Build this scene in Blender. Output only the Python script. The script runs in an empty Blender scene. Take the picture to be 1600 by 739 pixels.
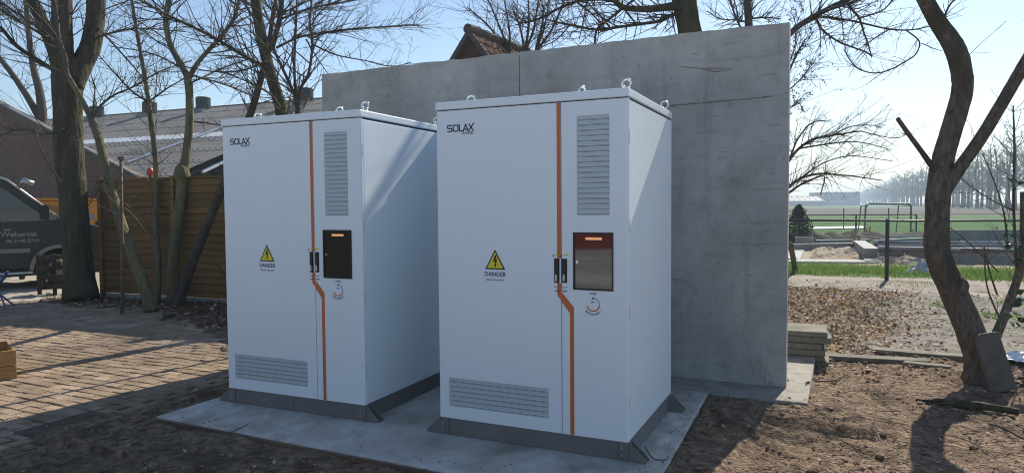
import bpy, bmesh, math, random
import numpy as np
from mathutils import Vector, Matrix
from mathutils import noise as mnoise

random.seed(7)
scene = bpy.context.scene
col = scene.collection
R = math.radians

# ------------------------------------------------------------------ camera
CAM = Vector((2.4251, -4.04, 1.557))
YAW, PITCH, ROLL, FPX = 0.4332, 0.0444, -0.0076, 1081.7
_cy, _sy, _cp, _sp = math.cos(YAW), math.sin(YAW), math.cos(PITCH), math.sin(PITCH)
FWD = Vector((-_sy*_cp, _cy*_cp, -_sp))
_r = Vector((_cy, _sy, 0)); _u = _r.cross(FWD)
RGT = math.cos(ROLL)*_r + math.sin(ROLL)*_u
UPV = -math.sin(ROLL)*_r + math.cos(ROLL)*_u
cam_d = bpy.data.cameras.new("camera")
cam_d.sensor_width = 36.0
cam_d.lens = FPX/1600*36.0
cam_d.clip_start = 0.05
cam_d.clip_end = 6000
cam = bpy.data.objects.new("camera", cam_d)
col.objects.link(cam)
m = Matrix((( RGT.x, UPV.x, -FWD.x, CAM.x), (RGT.y, UPV.y, -FWD.y, CAM.y), (RGT.z, UPV.z, -FWD.z, CAM.z), (0, 0, 0, 1)))
cam.matrix_world = m
scene.camera = cam

# ------------------------------------------------------------------ world, sun, exposure
SUN_EL, SUN_AZ = R(36.8), R(7.7)          # azimuth from +Y towards +X
world = bpy.data.worlds.new("World")
scene.world = world
world.use_nodes = True
wn = world.node_tree.nodes; wl = world.node_tree.links
sky = wn.new("ShaderNodeTexSky")
sky.sky_type = 'NISHITA'
sky.sun_disc = False
sky.sun_elevation = SUN_EL
sky.sun_rotation = SUN_AZ
sky.air_density = 1.0
sky.dust_density = 0.3
sky.ozone_density = 1.8
wl.new(sky.outputs[0], wn["Background"].inputs[0])
wn["Background"].inputs[1].default_value = 0.108
sun_d = bpy.data.lights.new("sun", 'SUN')
sun_d.energy = 5.0
sun_d.angle = R(0.5)
sun_d.color = (1.0, 0.91, 0.77)
sun = bpy.data.objects.new("sun", sun_d)
col.objects.link(sun)
SUNV = Vector((math.sin(SUN_AZ)*math.cos(SUN_EL), math.cos(SUN_AZ)*math.cos(SUN_EL), math.sin(SUN_EL)))
sun.rotation_euler = SUNV.to_track_quat('Z', 'Y').to_euler()
scene.view_settings.view_transform = 'Standard'
scene.view_settings.look = 'None'
scene.view_settings.exposure = 0.42
scene.view_settings.gamma = 1.0
scene.cycles.filter_width = 1.05
scene.cycles.max_bounces = 8
scene.cycles.transparent_max_bounces = 16

# ------------------------------------------------------------------ helpers
def at(px, py, d):
    """survey helper: the world point on the sight line of a photo position, d metres ahead of the camera"""
    return CAM + FWD*d + RGT*((px-800)/FPX*d) - UPV*((py-369.5)/FPX*d)

def on_z(px, py, z):
    v = at(px, py, 1.0) - CAM
    return CAM + v*((z-CAM.z)/v.z)

def tag(o, label=None, cat=None, group=None, kind=None):
    if label: o['label'] = label
    if cat: o['category'] = cat
    if group: o['group'] = group
    if kind: o['kind'] = kind
    return o

def empty(name, loc=(0, 0, 0), rz=0.0):
    o = bpy.data.objects.new(name, None)
    o.empty_display_size = 0.1
    o.location = loc
    o.rotation_euler = (0, 0, rz)
    col.objects.link(o)
    return o

def put(name, mesh, parent=None, loc=(0, 0, 0), rot=(0, 0, 0)):
    o = bpy.data.objects.new(name, mesh)
    o.location = loc
    o.rotation_euler = rot
    if parent: o.parent = parent
    col.objects.link(o)
    return o

def copy_tree(o, parent=None):
    kids = list(o.children)
    c = o.copy()
    col.objects.link(c)
    if parent: c.parent = parent
    for k in kids: copy_tree(k, c)
    return c

class MB:
    def __init__(s): s.v = []; s.f = []
    def add(s, verts, faces):
        b = len(s.v)
        s.v.extend([tuple(p) for p in verts])
        s.f.extend([tuple(b+i for i in f) for f in faces])
        return s
    def box(s, x0, x1, y0, y1, z0, z1, M=None):
        P = [Vector(p) for p in ((x0,y0,z0),(x1,y0,z0),(x1,y1,z0),(x0,y1,z0),(x0,y0,z1),(x1,y0,z1),(x1,y1,z1),(x0,y1,z1))]
        if M is not None: P = [M @ p for p in P]
        return s.add(P, [(0,3,2,1),(4,5,6,7),(0,1,5,4),(1,2,6,5),(2,3,7,6),(3,0,4,7)])
    def prism(s, poly, vec, base=None):
        """poly: list of 3-D points (planar), extruded by vec"""
        n = len(poly); vec = Vector(vec)
        P = [Vector(p) for p in poly]; Q = [p+vec for p in P]
        fs = [tuple(range(n))[::-1], tuple(range(n, 2*n))]
        for i in range(n):
            j = (i+1) % n
            fs.append((i, j, n+j, n+i))
        return s.add(P+Q, fs)
    def quad(s, a, b, c, d): return s.add([a, b, c, d], [(0,1,2,3)])
    def tube(s, pts, rad, n=6, cap=True, rough=0.0, seed=0):
        P = np.array([tuple(p) for p in pts], float); k = len(P)
        if np.isscalar(rad): rad = [rad]*k
        rad = np.array(rad, float)
        T = np.empty_like(P)
        T[1:-1] = P[2:]-P[:-2]; T[0] = P[1]-P[0]; T[-1] = P[-1]-P[-2]
        T /= (np.linalg.norm(T, axis=1, keepdims=True)+1e-12)
        ref = np.array([0.31, 0.17, 0.93]) if abs(T[0][2]) < 0.8 else np.array([0.94, 0.3, 0.1])
        A = np.cross(T, ref); A /= (np.linalg.norm(A, axis=1, keepdims=True)+1e-12)
        B = np.cross(T, A)
        ang = np.arange(n)*2*math.pi/n
        rr = rad[:, None]*np.ones((1, n))
        if rough > 0:
            rg = np.random.RandomState(seed)
            lobes = sum(rg.uniform(.3, 1)*np.cos(q*ang[None, :]+rg.uniform(0, 6)+np.cumsum(rg.normal(0, .12, k))[:, None]) for q in (2, 3, 5))
            rr = rr*(1+rough*lobes+rg.normal(0, rough*.35, (k, n)))
        V = P[:, None, :]+rr[:, :, None]*(np.cos(ang)[None, :, None]*A[:, None, :]+np.sin(ang)[None, :, None]*B[:, None, :])
        b = len(s.v)
        s.v.extend(map(tuple, V.reshape(-1, 3).tolist()))
        for i in range(k-1):
            o = b+i*n
            for j in range(n):
                q = (j+1) % n
                s.f.append((o+j, o+q, o+n+q, o+n+j))
        if cap:
            s.f.append(tuple(range(b+n-1, b-1, -1)))
            s.f.append(tuple(range(b+(k-1)*n, b+k*n)))
        return s
    def cyl(s, p0, p1, r0, r1=None, n=16):
        return s.tube([p0, p1], [r0, r0 if r1 is None else r1], n)
    def torus(s, c, axis_u, axis_v, Rr, r, n=20, k=8):
        c = Vector(c); u = Vector(axis_u); v = Vector(axis_v); w = u.cross(v)
        b = len(s.v)
        for i in range(n):
            a = 2*math.pi*i/n; d = u*math.cos(a)+v*math.sin(a)
            for j in range(k):
                t = 2*math.pi*j/k
                s.v.append(tuple(c+d*(Rr+r*math.cos(t))+w*(r*math.sin(t))))
        for i in range(n):
            for j in range(k):
                s.f.append((b+i*k+j, b+((i+1)%n)*k+j, b+((i+1)%n)*k+(j+1)%k, b+i*k+(j+1)%k))
        return s
    def mesh(s, name, mat, smooth=False):
        me = bpy.data.meshes.new(name)
        me.from_pydata(s.v, [], s.f)
        if mat: me.materials.append(mat)
        if smooth: me.polygons.foreach_set('use_smooth', [True]*len(me.polygons))
        me.update()
        return me
    def build(s, name, mat, parent=None, smooth=False, bevel=0.0, loc=(0, 0, 0), seg=2):
        me = s.mesh(name, mat, smooth)
        o = put(name, me, parent, loc)
        if bevel > 0:
            bm = bmesh.new(); bm.from_mesh(me)
            bmesh.ops.remove_doubles(bm, verts=bm.verts, dist=1e-5)
            bmesh.ops.recalc_face_normals(bm, faces=bm.faces)
            es = [e for e in bm.edges if len(e.link_faces) == 2 and e.calc_face_angle(0) > 0.6]
            bmesh.ops.bevel(bm, geom=es, offset=bevel, segments=seg, affect='EDGES', profile=0.5, clamp_overlap=True)
            for f in bm.faces: f.smooth = False
            bm.to_mesh(me); bm.free()
        return o

# ------------------------------------------------------------------ materials
def mat(name, base, base2=None, scale=6.0, rough=0.7, rough2=None, bump=0.0, bscale=40.0, bdist=0.01, metal=0.0, spec=0.5,
        base3=None, scale3=1.0, t3=(0.5, 0.7), rand=0.0, stretch=(1, 1, 1), island=False, coat=0.0, detail=6.0, pos=False, trans=0.0):
    m = bpy.data.materials.new(name); m.use_nodes = True
    nt = m.node_tree; N = nt.nodes; L = nt.links; b = N["Principled BSDF"]
    b.inputs["Roughness"].default_value = rough
    b.inputs["Metallic"].default_value = metal
    b.inputs["Specular IOR Level"].default_value = spec
    b.inputs["Coat Weight"].default_value = coat
    tc = N.new("ShaderNodeTexCoord"); mp = N.new("ShaderNodeMapping")
    mp.inputs["Scale"].default_value = stretch
    if pos: L.new(N.new("ShaderNodeNewGeometry").outputs["Position"], mp.inputs["Vector"])
    else: L.new(tc.outputs["Object"], mp.inputs["Vector"])
    c = (*base, 1)
    out = None
    if base2 is not None:
        if island:
            g = N.new("ShaderNodeNewGeometry"); fac = g.outputs["Random Per Island"]
            rp = N.new("ShaderNodeValToRGB"); L.new(fac, rp.inputs[0])
        else:
            nz = N.new("ShaderNodeTexNoise"); nz.inputs["Scale"].default_value = scale; nz.inputs["Detail"].default_value = detail
            nz.inputs["Roughness"].default_value = 0.6
            L.new(mp.outputs[0], nz.inputs["Vector"])
            rp = N.new("ShaderNodeValToRGB"); L.new(nz.outputs[0], rp.inputs[0])
            rp.color_ramp.elements[0].position = 0.32; rp.color_ramp.elements[1].position = 0.68
            if rough2 is not None:
                mr = N.new("ShaderNodeMapRange"); mr.inputs[3].default_value = rough; mr.inputs[4].default_value = rough2
                L.new(nz.outputs[0], mr.inputs[0]); L.new(mr.outputs[0], b.inputs["Roughness"])
        rp.color_ramp.elements[0].color = c; rp.color_ramp.elements[1].color = (*base2, 1)
        out = rp.outputs[0]
        if base3 is not None:
            if island:
                e = rp.color_ramp.elements.new(0.5); e.color = (*base3, 1)
            else:
                n3 = N.new("ShaderNodeTexNoise"); n3.inputs["Scale"].default_value = scale3; n3.inputs["Detail"].default_value = 4
                L.new(mp.outputs[0], n3.inputs["Vector"])
                r3 = N.new("ShaderNodeValToRGB"); L.new(n3.outputs[0], r3.inputs[0])
                r3.color_ramp.elements[0].position = t3[0]; r3.color_ramp.elements[1].position = t3[1]
                mx = N.new("ShaderNodeMix"); mx.data_type = 'RGBA'
                L.new(r3.outputs[0], mx.inputs[0]); L.new(out, mx.inputs[6]); mx.inputs[7].default_value = (*base3, 1)
                out = mx.outputs[2]
    if rand > 0:
        oi = N.new("ShaderNodeObjectInfo"); hs = N.new("ShaderNodeHueSaturation")
        mr = N.new("ShaderNodeMapRange"); mr.inputs[3].default_value = 1-rand; mr.inputs[4].default_value = 1+rand
        L.new(oi.outputs["Random"], mr.inputs[0]); L.new(mr.outputs[0], hs.inputs["Value"])
        if out is not None: L.new(out, hs.inputs["Color"])
        else: hs.inputs["Color"].default_value = c
        out = hs.outputs[0]
    if out is None: b.inputs["Base Color"].default_value = c
    else: L.new(out, b.inputs["Base Color"])
    if bump > 0:
        nb = N.new("ShaderNodeTexNoise"); nb.inputs["Scale"].default_value = bscale; nb.inputs["Detail"].default_value = 8
        L.new(mp.outputs[0], nb.inputs["Vector"])
        bp = N.new("ShaderNodeBump"); bp.inputs["Strength"].default_value = bump; bp.inputs["Distance"].default_value = bdist
        L.new(nb.outputs[0], bp.inputs["Height"]); L.new(bp.outputs[0], b.inputs["Normal"])
    if trans > 0:                    # thin leaves let light through
        tr = N.new("ShaderNodeBsdfTranslucent"); ms = N.new("ShaderNodeMixShader"); ms.inputs[0].default_value = trans
        if out is None: tr.inputs[0].default_value = c
        else: L.new(out, tr.inputs[0])
        L.new(b.outputs[0], ms.inputs[1]); L.new(tr.outputs[0], ms.inputs[2]); L.new(ms.outputs[0], N["Material Output"].inputs[0])
    return m

M = {}
M['paint'] = mat('cabinet_paint', (0.83, 0.905, 0.94), (0.85, 0.92, 0.955), 1.5, 0.34, 0.42, bump=0.06, bscale=350, bdist=0.001, spec=0.4)
M['vent'] = mat('vent_paint', (0.58, 0.66, 0.68), rough=0.5)
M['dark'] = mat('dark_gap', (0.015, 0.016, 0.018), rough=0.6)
M['orange'] = mat('orange_film', (0.62, 0.16, 0.045), rough=0.45)
M['black'] = mat('black_print', (0.02, 0.021, 0.03), rough=0.5)
M['greyprint'] = mat('grey_print', (0.16, 0.17, 0.2), rough=0.5)
M['blueprint'] = mat('blue_print', (0.05, 0.15, 0.4), rough=0.5)
M['yellow'] = mat('yellow_film', (0.80, 0.68, 0.03), rough=0.45)
M['blackplastic'] = mat('black_plastic', (0.012, 0.012, 0.014), rough=0.35)
M['chrome'] = mat('zinc_steel', (0.75, 0.75, 0.74), rough=0.18, metal=1.0)
M['grip'] = mat('pale_grip', (0.62, 0.58, 0.5), rough=0.35, metal=0.3)
M['plinth'] = mat('plinth_steel', (0.165, 0.155, 0.148), (0.20, 0.19, 0.18), 4, 0.5, bump=0.05, bscale=300, bdist=0.001)
M['glass'] = mat('dark_pane', (0.012, 0.011, 0.012), rough=0.03, spec=0.9, coat=1.0)
M['bar'] = mat('amber_bar', (0.8, 0.35, 0.14), rough=0.4)
_b = M['bar'].node_tree.nodes["Principled BSDF"]
_b.inputs["Emission Color"].default_value = (0.9, 0.42, 0.2, 1); _b.inputs["Emission Strength"].default_value = 0.35
M['slab'] = mat('slab_concrete', (0.40, 0.375, 0.335), (0.68, 0.65, 0.60), 5.0, 0.9, bump=0.5, bscale=28, bdist=0.012, base3=(0.30, 0.265, 0.215), scale3=2.6, t3=(0.46, 0.70), detail=10.0)
M['dirt'] = mat('dirt', (0.078, 0.051, 0.034), (0.37, 0.262, 0.172), 16.0, 0.95, bump=1.0, bscale=38, bdist=0.05, base3=(0.10, 0.068, 0.042), scale3=2.6, t3=(0.5, 0.75), spec=0.2, detail=12.0)
M['leafsoil'] = mat('leaf_soil', (0.12, 0.08, 0.045), (0.34, 0.245, 0.15), 12.0, 0.95, bump=0.8, bscale=60, bdist=0.02, spec=0.2)
M['gravel'] = mat('gravel', (0.17, 0.155, 0.135), (0.34, 0.31, 0.265), 30.0, 0.95, bump=0.8, bscale=80, bdist=0.015, base3=(0.15, 0.13, 0.09), scale3=1.2, t3=(0.5, 0.7), spec=0.2)
M['track'] = mat('track', (0.27, 0.235, 0.19), (0.42, 0.37, 0.31), 8.0, 0.95, bump=0.5, bscale=60, bdist=0.015, base3=(0.2, 0.165, 0.125), scale3=1.5, t3=(0.52, 0.7), spec=0.2)
M['sand'] = mat('sand', (0.35, 0.28, 0.2), (0.5, 0.42, 0.31), 3.0, 0.95, bump=0.8, bscale=8, bdist=0.1, spec=0.2)
M['verge'] = mat('verge', (0.085, 0.16, 0.03), (0.15, 0.24, 0.05), 5.0, 0.9, spec=0.2, base3=(0.17, 0.13, 0.08), scale3=1.3, t3=(0.62, 0.75))
M['yard'] = mat('yard', (0.33, 0.29, 0.24), (0.46, 0.41, 0.34), 4.0, 0.95, bump=0.4, bscale=40, bdist=0.01, spec=0.2)
M['rearyard'] = mat('pale_bounce_ground', (0.36, 0.36, 0.355), (0.46, 0.46, 0.455), 2.0, 0.9, bump=0.3, bscale=30, bdist=0.01, spec=0.2)  # pale tone chosen to throw fill light onto the cabinet fronts
M['foot'] = mat('foot_concrete', (0.25, 0.23, 0.195), (0.38, 0.355, 0.31), 4.0, 0.9, bump=0.4, bscale=30, bdist=0.01, base3=(0.18, 0.16, 0.13), scale3=5, t3=(0.5, 0.7))
M['pavebed'] = mat('paving_sand', (0.085, 0.065, 0.045), (0.14, 0.11, 0.08), 10, 0.95, bump=0.6, bscale=60, bdist=0.01, spec=0.2)
M['brick'] = mat('paving_brick', (0.20, 0.15, 0.105), (0.46, 0.355, 0.255), 4.5, 0.95, bump=0.9, bscale=60, bdist=0.008, rand=0.16, base3=(0.24, 0.18, 0.125), scale3=0.9, t3=(0.42, 0.62), spec=0.15, pos=True)
M['leaf'] = mat('dry_leaf', (0.13, 0.065, 0.028), (0.60, 0.47, 0.33), rough=0.7, base3=(0.19, 0.12, 0.07), island=True, spec=0.35, trans=0.2)
M['leafy'] = mat('yellow_leaf', (0.45, 0.36, 0.05), (0.45, 0.18, 0.04), rough=0.7, island=True, spec=0.3, trans=0.35)
M['grass'] = mat('grass_blade', (0.09, 0.19, 0.025), (0.20, 0.29, 0.07), rough=0.7, island=True, spec=0.3, trans=0.5)
M['clod'] = mat('soil_clod', (0.11, 0.07, 0.042), (0.34, 0.235, 0.145), rough=0.95, island=True, spec=0.2)
M['twig'] = mat('ground_twig', (0.07, 0.05, 0.035), (0.26, 0.20, 0.14), rough=0.9, island=True, spec=0.2)
M['bark_r'] = mat('bark_brown', (0.065, 0.052, 0.042), (0.21, 0.172, 0.138), 30.0, 0.92, bump=1.0, bscale=42, bdist=0.03, stretch=(1, 1, 0.33), spec=0.2, base3=(0.075, 0.066, 0.048), scale3=3.5, t3=(0.48, 0.66), detail=10.0)
M['bark_g'] = mat('bark_mossy', (0.115, 0.105, 0.05), (0.235, 0.205, 0.11), 9.0, 0.9, bump=1.0, bscale=26, bdist=0.03, stretch=(1, 1, 0.25), spec=0.25, base3=(0.11, 0.10, 0.085), scale3=3, t3=(0.45, 0.65))
M['bark_d'] = mat('bark_dark', (0.045, 0.039, 0.028), (0.12, 0.103, 0.066), 8.0, 0.9, bump=1.0, bscale=20, bdist=0.08, stretch=(1, 1, 0.2), spec=0.2, base3=(0.075, 0.078, 0.035), scale3=1.6, t3=(0.45, 0.65))
M['bark_k'] = mat('bark_grey', (0.06, 0.05, 0.042), (0.12, 0.105, 0.088), 8.0, 0.9, bump=0.6, bscale=35, bdist=0.015, stretch=(1, 1, 0.4), spec=0.2)
M['chip'] = mat('wood_chip', (0.11, 0.07, 0.042), (0.50, 0.39, 0.27), rough=0.85, base3=(0.30, 0.22, 0.15), island=True, spec=0.2)
M['twigs'] = mat('twig_bark', (0.05, 0.042, 0.034), (0.14, 0.118, 0.088), 1.2, 0.85, spec=0.2)
M['fence'] = mat('fence_wood', (0.16, 0.088, 0.032), (0.25, 0.148, 0.055), 3.0, 0.8, bump=0.5, bscale=25, bdist=0.006, stretch=(0.3, 1, 4), base3=(0.14, 0.11, 0.035), scale3=0.9, t3=(0.45, 0.65), rand=0.15, spec=0.25)
M['brickwall'] = None
M['roofsheet'] = mat('fibre_cement', (0.15, 0.145, 0.138), (0.22, 0.212, 0.20), 0.6, 0.85, bump=0.2, bscale=5, bdist=0.02, spec=0.25)
M['skylight'] = mat('skylight_sheet', (0.52, 0.55, 0.57), (0.62, 0.64, 0.65), 1.0, 0.4)
M['vanpaint'] = mat('van_paint', (0.022, 0.026, 0.024), rough=0.32, spec=0.35, coat=0.15)
M['vanglass'] = mat('van_glass', (0.02, 0.03, 0.028), rough=0.03, spec=0.8, coat=0.8)
M['rubber'] = mat('rubber', (0.018, 0.018, 0.018), (0.035, 0.033, 0.03), 20, 0.8)
M['silver'] = mat('silver_trim', (0.5, 0.5, 0.49), rough=0.3, metal=0.9)
M['greytrim'] = mat('grey_trim', (0.2, 0.2, 0.19), rough=0.45)
M['machine'] = mat('machine_orange', (0.72, 0.30, 0.025), (0.66, 0.27, 0.02), 3, 0.45)
M['white'] = mat('white_print', (0.26, 0.26, 0.25), rough=0.5)
M['blue'] = mat('blue_tube', (0.025, 0.035, 0.16), rough=0.4)
M['redcap'] = mat('red_cap', (0.6, 0.07, 0.04), rough=0.4)
M['crate'] = mat('crate_wood', (0.32, 0.17, 0.055), (0.45, 0.26, 0.09), 4, 0.75, bump=0.3, bscale=30, bdist=0.003, stretch=(0.3, 0.3, 4))
M['edgewood'] = mat('soiled_board', (0.13, 0.075, 0.05), (0.20, 0.125, 0.085), 5, 0.9, bump=0.4, bscale=30, bdist=0.004, stretch=(0.3, 3, 3))
M['darkstone'] = mat('dark_concrete', (0.095, 0.085, 0.072), (0.17, 0.155, 0.13), 6, 0.95, bump=0.7, bscale=40, bdist=0.012)
M['oldwood'] = mat('old_wood', (0.09, 0.065, 0.045), (0.17, 0.13, 0.09), 5, 0.9, bump=0.4, bscale=30, bdist=0.004, stretch=(0.3, 0.3, 3))
M['goalpost'] = mat('goal_tube', (0.09, 0.11, 0.115), rough=0.5)
M['greenpost'] = mat('fence_post_green', (0.028, 0.036, 0.035), rough=0.5)
M['wire'] = mat('fence_wire', (0.04, 0.055, 0.045), rough=0.5)
M['block'] = mat('grey_block', (0.22, 0.215, 0.205), (0.32, 0.31, 0.295), 4, 0.9, bump=0.3, bscale=30, bdist=0.01, rand=0.08)
M['pale'] = mat('pale_concrete', (0.42, 0.42, 0.41), (0.52, 0.52, 0.50), 3, 0.9)
M['rust'] = mat('rusty_bar', (0.16, 0.075, 0.04), (0.24, 0.12, 0.065), 4, 0.85)
M['stake'] = mat('stake_wood', (0.50, 0.22, 0.09), (0.58, 0.29, 0.13), 6, 0.8)
M['mossstone'] = mat('old_concrete', (0.14, 0.125, 0.10), (0.26, 0.24, 0.20), 6, 0.95, bump=0.7, bscale=40, bdist=0.012, rand=0.15, base3=(0.10, 0.10, 0.05), scale3=3, t3=(0.5, 0.68))
M['plasticgrey'] = mat('grey_sheet', (0.35, 0.38, 0.40), (0.55, 0.57, 0.58), 5, 0.35)
M['plasticwhite'] = mat('white_sheet', (0.75, 0.76, 0.78), rough=0.25)
M['conifer'] = mat('conifer_leaf', (0.018, 0.035, 0.016), (0.05, 0.075, 0.03), rough=0.7, island=True, spec=0.3)
M['holly'] = mat('evergreen_leaf', (0.015, 0.045, 0.02), (0.04, 0.09, 0.035), rough=0.3, island=True, spec=0.5, trans=0.2)
M['bud'] = mat('bud', (0.22, 0.19, 0.12), (0.34, 0.29, 0.19), rough=0.8, island=True)
M['redbud'] = mat('red_bud', (0.3, 0.05, 0.04), (0.22, 0.07, 0.04), rough=0.8, island=True)
M['hedge'] = mat('dark_bank', (0.03, 0.032, 0.02), (0.07, 0.065, 0.045), 3, 0.95, bump=0.8, bscale=6, bdist=0.1)
M['tile'] = mat('roof_tile', (0.16, 0.075, 0.045), (0.28, 0.15, 0.09), 3, 0.85, rand=0.2, bump=0.3, bscale=30, bdist=0.005)
M['verge_board'] = mat('verge_mortar', (0.07, 0.06, 0.055), (0.12, 0.105, 0.095), 4, 0.9)
M['farwall'] = mat('far_cladding', (0.10, 0.12, 0.15), (0.13, 0.15, 0.18), 0.1, 0.8)
M['farwhite'] = mat('far_white', (0.8, 0.8, 0.8), rough=0.5)
M['farbark'] = mat('avenue_bark', (0.05, 0.047, 0.042), (0.09, 0.083, 0.072), 1, 0.9)

def brick_mat(name, c1, c2, mort, bw=0.22, bh=0.065):
    m = bpy.data.materials.new(name); m.use_nodes = True
    N = m.node_tree.nodes; L = m.node_tree.links; b = N["Principled BSDF"]
    tc = N.new("ShaderNodeTexCoord"); sep = N.new("ShaderNodeSeparateXYZ"); cmb = N.new("ShaderNodeCombineXYZ")
    L.new(tc.outputs["Object"], sep.inputs[0]); L.new(sep.outputs["X"], cmb.inputs["X"]); L.new(sep.outputs["Z"], cmb.inputs["Y"])
    br = N.new("ShaderNodeTexBrick")
    br.inputs["Color1"].default_value = (*c1, 1); br.inputs["Color2"].default_value = (*c2, 1); br.inputs["Mortar"].default_value = (*mort, 1)
    br.inputs["Scale"].default_value = 1.0; br.inputs["Brick Width"].default_value = bw; br.inputs["Row Height"].default_value = bh
    br.inputs["Mortar Size"].default_value = 0.008
    L.new(cmb.outputs[0], br.inputs["Vector"]); L.new(br.outputs["Color"], b.inputs["Base Color"])
    bp = N.new("ShaderNodeBump"); bp.inputs["Strength"].default_value = 0.5; bp.inputs["Distance"].default_value = 0.01; bp.invert = True
    L.new(br.outputs["Fac"], bp.inputs["Height"]); L.new(bp.outputs[0], b.inputs["Normal"])
    b.inputs["Roughness"].default_value = 0.9
    return m
M['brickwall'] = brick_mat('barn_brick', (0.15, 0.075, 0.05), (0.21, 0.105, 0.07), (0.18, 0.15, 0.125))
M['brickdark'] = brick_mat('shed_brick', (0.075, 0.04, 0.03), (0.11, 0.055, 0.04), (0.07, 0.055, 0.05))

def wall_mat():
    m = bpy.data.materials.new('wall_concrete'); m.use_nodes = True
    N = m.node_tree.nodes; L = m.node_tree.links; b = N["Principled BSDF"]
    b.inputs["Roughness"].default_value = 0.85
    tc = N.new("ShaderNodeTexCoord")
    def nz(scale, detail, stretch, rough=0.6):
        mp = N.new("ShaderNodeMapping"); mp.inputs["Scale"].default_value = stretch
        L.new(tc.outputs["Object"], mp.inputs["Vector"])
        n = N.new("ShaderNodeTexNoise"); n.inputs["Scale"].default_value = scale; n.inputs["Detail"].default_value = detail; n.inputs["Roughness"].default_value = rough
        L.new(mp.outputs[0], n.inputs["Vector"]); return n.outputs[0]
    def ramp(f, p0, p1, c0, c1):
        r = N.new("ShaderNodeValToRGB"); L.new(f, r.inputs[0])
        r.color_ramp.elements[0].position = p0; r.color_ramp.elements[1].position = p1
        r.color_ramp.elements[0].color = (*c0, 1); r.color_ramp.elements[1].color = (*c1, 1); return r.outputs[0]
    def mix(f, a, bcol, mode='MIX'):
        x = N.new("ShaderNodeMix"); x.data_type = 'RGBA'; x.blend_type = mode
        if isinstance(f, float): x.inputs[0].default_value = f
        else: L.new(f, x.inputs[0])
        L.new(a, x.inputs[6])
        if isinstance(bcol, tuple): x.inputs[7].default_value = (*bcol, 1)
        else: L.new(bcol, x.inputs[7])
        return x.outputs[2]
    c = ramp(nz(1.1, 8, (1, 1, 1), 0.7), 0.34, 0.66, (0.34, 0.33, 0.31), (0.55, 0.535, 0.50))
    k = (0, 0, 0); w = (1, 1, 1)
    # faint trowel / formwork streaks lying along the panel
    c = mix(ramp(nz(2.6, 6, (0.5, 1, 5), 0.65), 0.54, 0.72, k, (0.42,)*3), c, (0.24, 0.23, 0.215))
    c = mix(ramp(nz(5.5, 8, (1, 1, 1), 0.7), 0.52, 0.72, k, (0.5,)*3), c, (0.21, 0.205, 0.195))
    c = mix(ramp(nz(9.0, 6, (1.6, 1, .6), 0.7), 0.58, 0.66, k, (0.35,)*3), c, (0.52, 0.51, 0.49))
    # short dark scratches
    c = mix(ramp(nz(5.0, 3, (0.55, 1, 6), 0.5), 0.66, 0.72, k, (0.4,)*3), c, (0.15, 0.14, 0.125))
    # rusty tinge
    c = mix(ramp(nz(1.7, 4, (1, 1, 0.7), 0.5), 0.55, 0.75, k, (0.55,)*3), c, (0.31, 0.24, 0.17))
    c = mix(ramp(nz(3.2, 5, (2.6, 1, .22), 0.6), 0.56, 0.74, k, (0.4,)*3), c, (0.22, 0.21, 0.195))
    c = mix(ramp(nz(21.0, 3, (1, 1, .7), 0.5), 0.66, 0.72, k, (0.5,)*3), c, (0.16, 0.15, 0.135))
    # pores
    vo = N.new("ShaderNodeTexVoronoi"); vo.inputs["Scale"].default_value = 26; L.new(tc.outputs["Object"], vo.inputs["Vector"])
    c = mix(ramp(vo.outputs[0], 0.05, 0.10, (0.6,)*3, k), c, (0.09, 0.085, 0.08))
    L.new(c, b.inputs["Base Color"])
    bp = N.new("ShaderNodeBump"); bp.inputs["Strength"].default_value = 0.35; bp.inputs["Distance"].default_value = 0.01
    L.new(nz(18, 8, (1, 1, 1.5)), bp.inputs["Height"]); L.new(bp.outputs[0], b.inputs["Normal"])
    return m
M['wall'] = wall_mat()
M['stain'] = mat('wall_stain', (0.18, 0.16, 0.135), (0.31, 0.28, 0.235), 8, 0.95, bump=0.6, bscale=40, bdist=0.01)

# ------------------------------------------------------------------ noise in numpy
def _hash(i, j, seed):
    n = (i*374761393 + j*668265263 + seed*362437) & 0xffffffff
    n = ((n ^ (n >> 13))*1274126177) & 0xffffffff
    return ((n ^ (n >> 16)) & 0xffff)/65535.0
def vnoise(x, y, seed=0):
    i = np.floor(x).astype(np.int64); j = np.floor(y).astype(np.int64)
    u = x-i; v = y-j; u = u*u*(3-2*u); v = v*v*(3-2*v)
    a = _hash(i, j, seed); b = _hash(i+1, j, seed); c = _hash(i, j+1, seed); d = _hash(i+1, j+1, seed)
    return (a*(1-u)+b*u)*(1-v)+(c*(1-u)+d*u)*v
def fbm(x, y, sc, octv=4, seed=0, gain=0.5):
    s = 0; a = 1.0; t = 0
    for o in range(octv):
        s = s+a*(vnoise(x*sc, y*sc, seed+o)-0.5); t += a; a *= gain; sc *= 2.03
    return s/t*2
def sstep(a, b, x):
    t = np.clip((x-a)/(b-a), 0, 1); return t*t*(3-2*t)

# paving outline (plan)
PAVE_X0, PAVE_X1 = -10.6, -2.62
def pave_back(x):          # far edge of the paving
    return np.where(x < -8.2, 3.3+0*x, np.where(x < -7.2, 3.45, 3.45-(x+7.2)*0.52))
def in_pave(x, y): return (x > PAVE_X0) & (x < PAVE_X1) & (y > -1.35+0.35*np.sin(x*1.3)+0.2*np.sin(x*3.1+1)) & (y < np.minimum(pave_back(x), 3.5)+0.12*np.sin(x*2.3))

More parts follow.
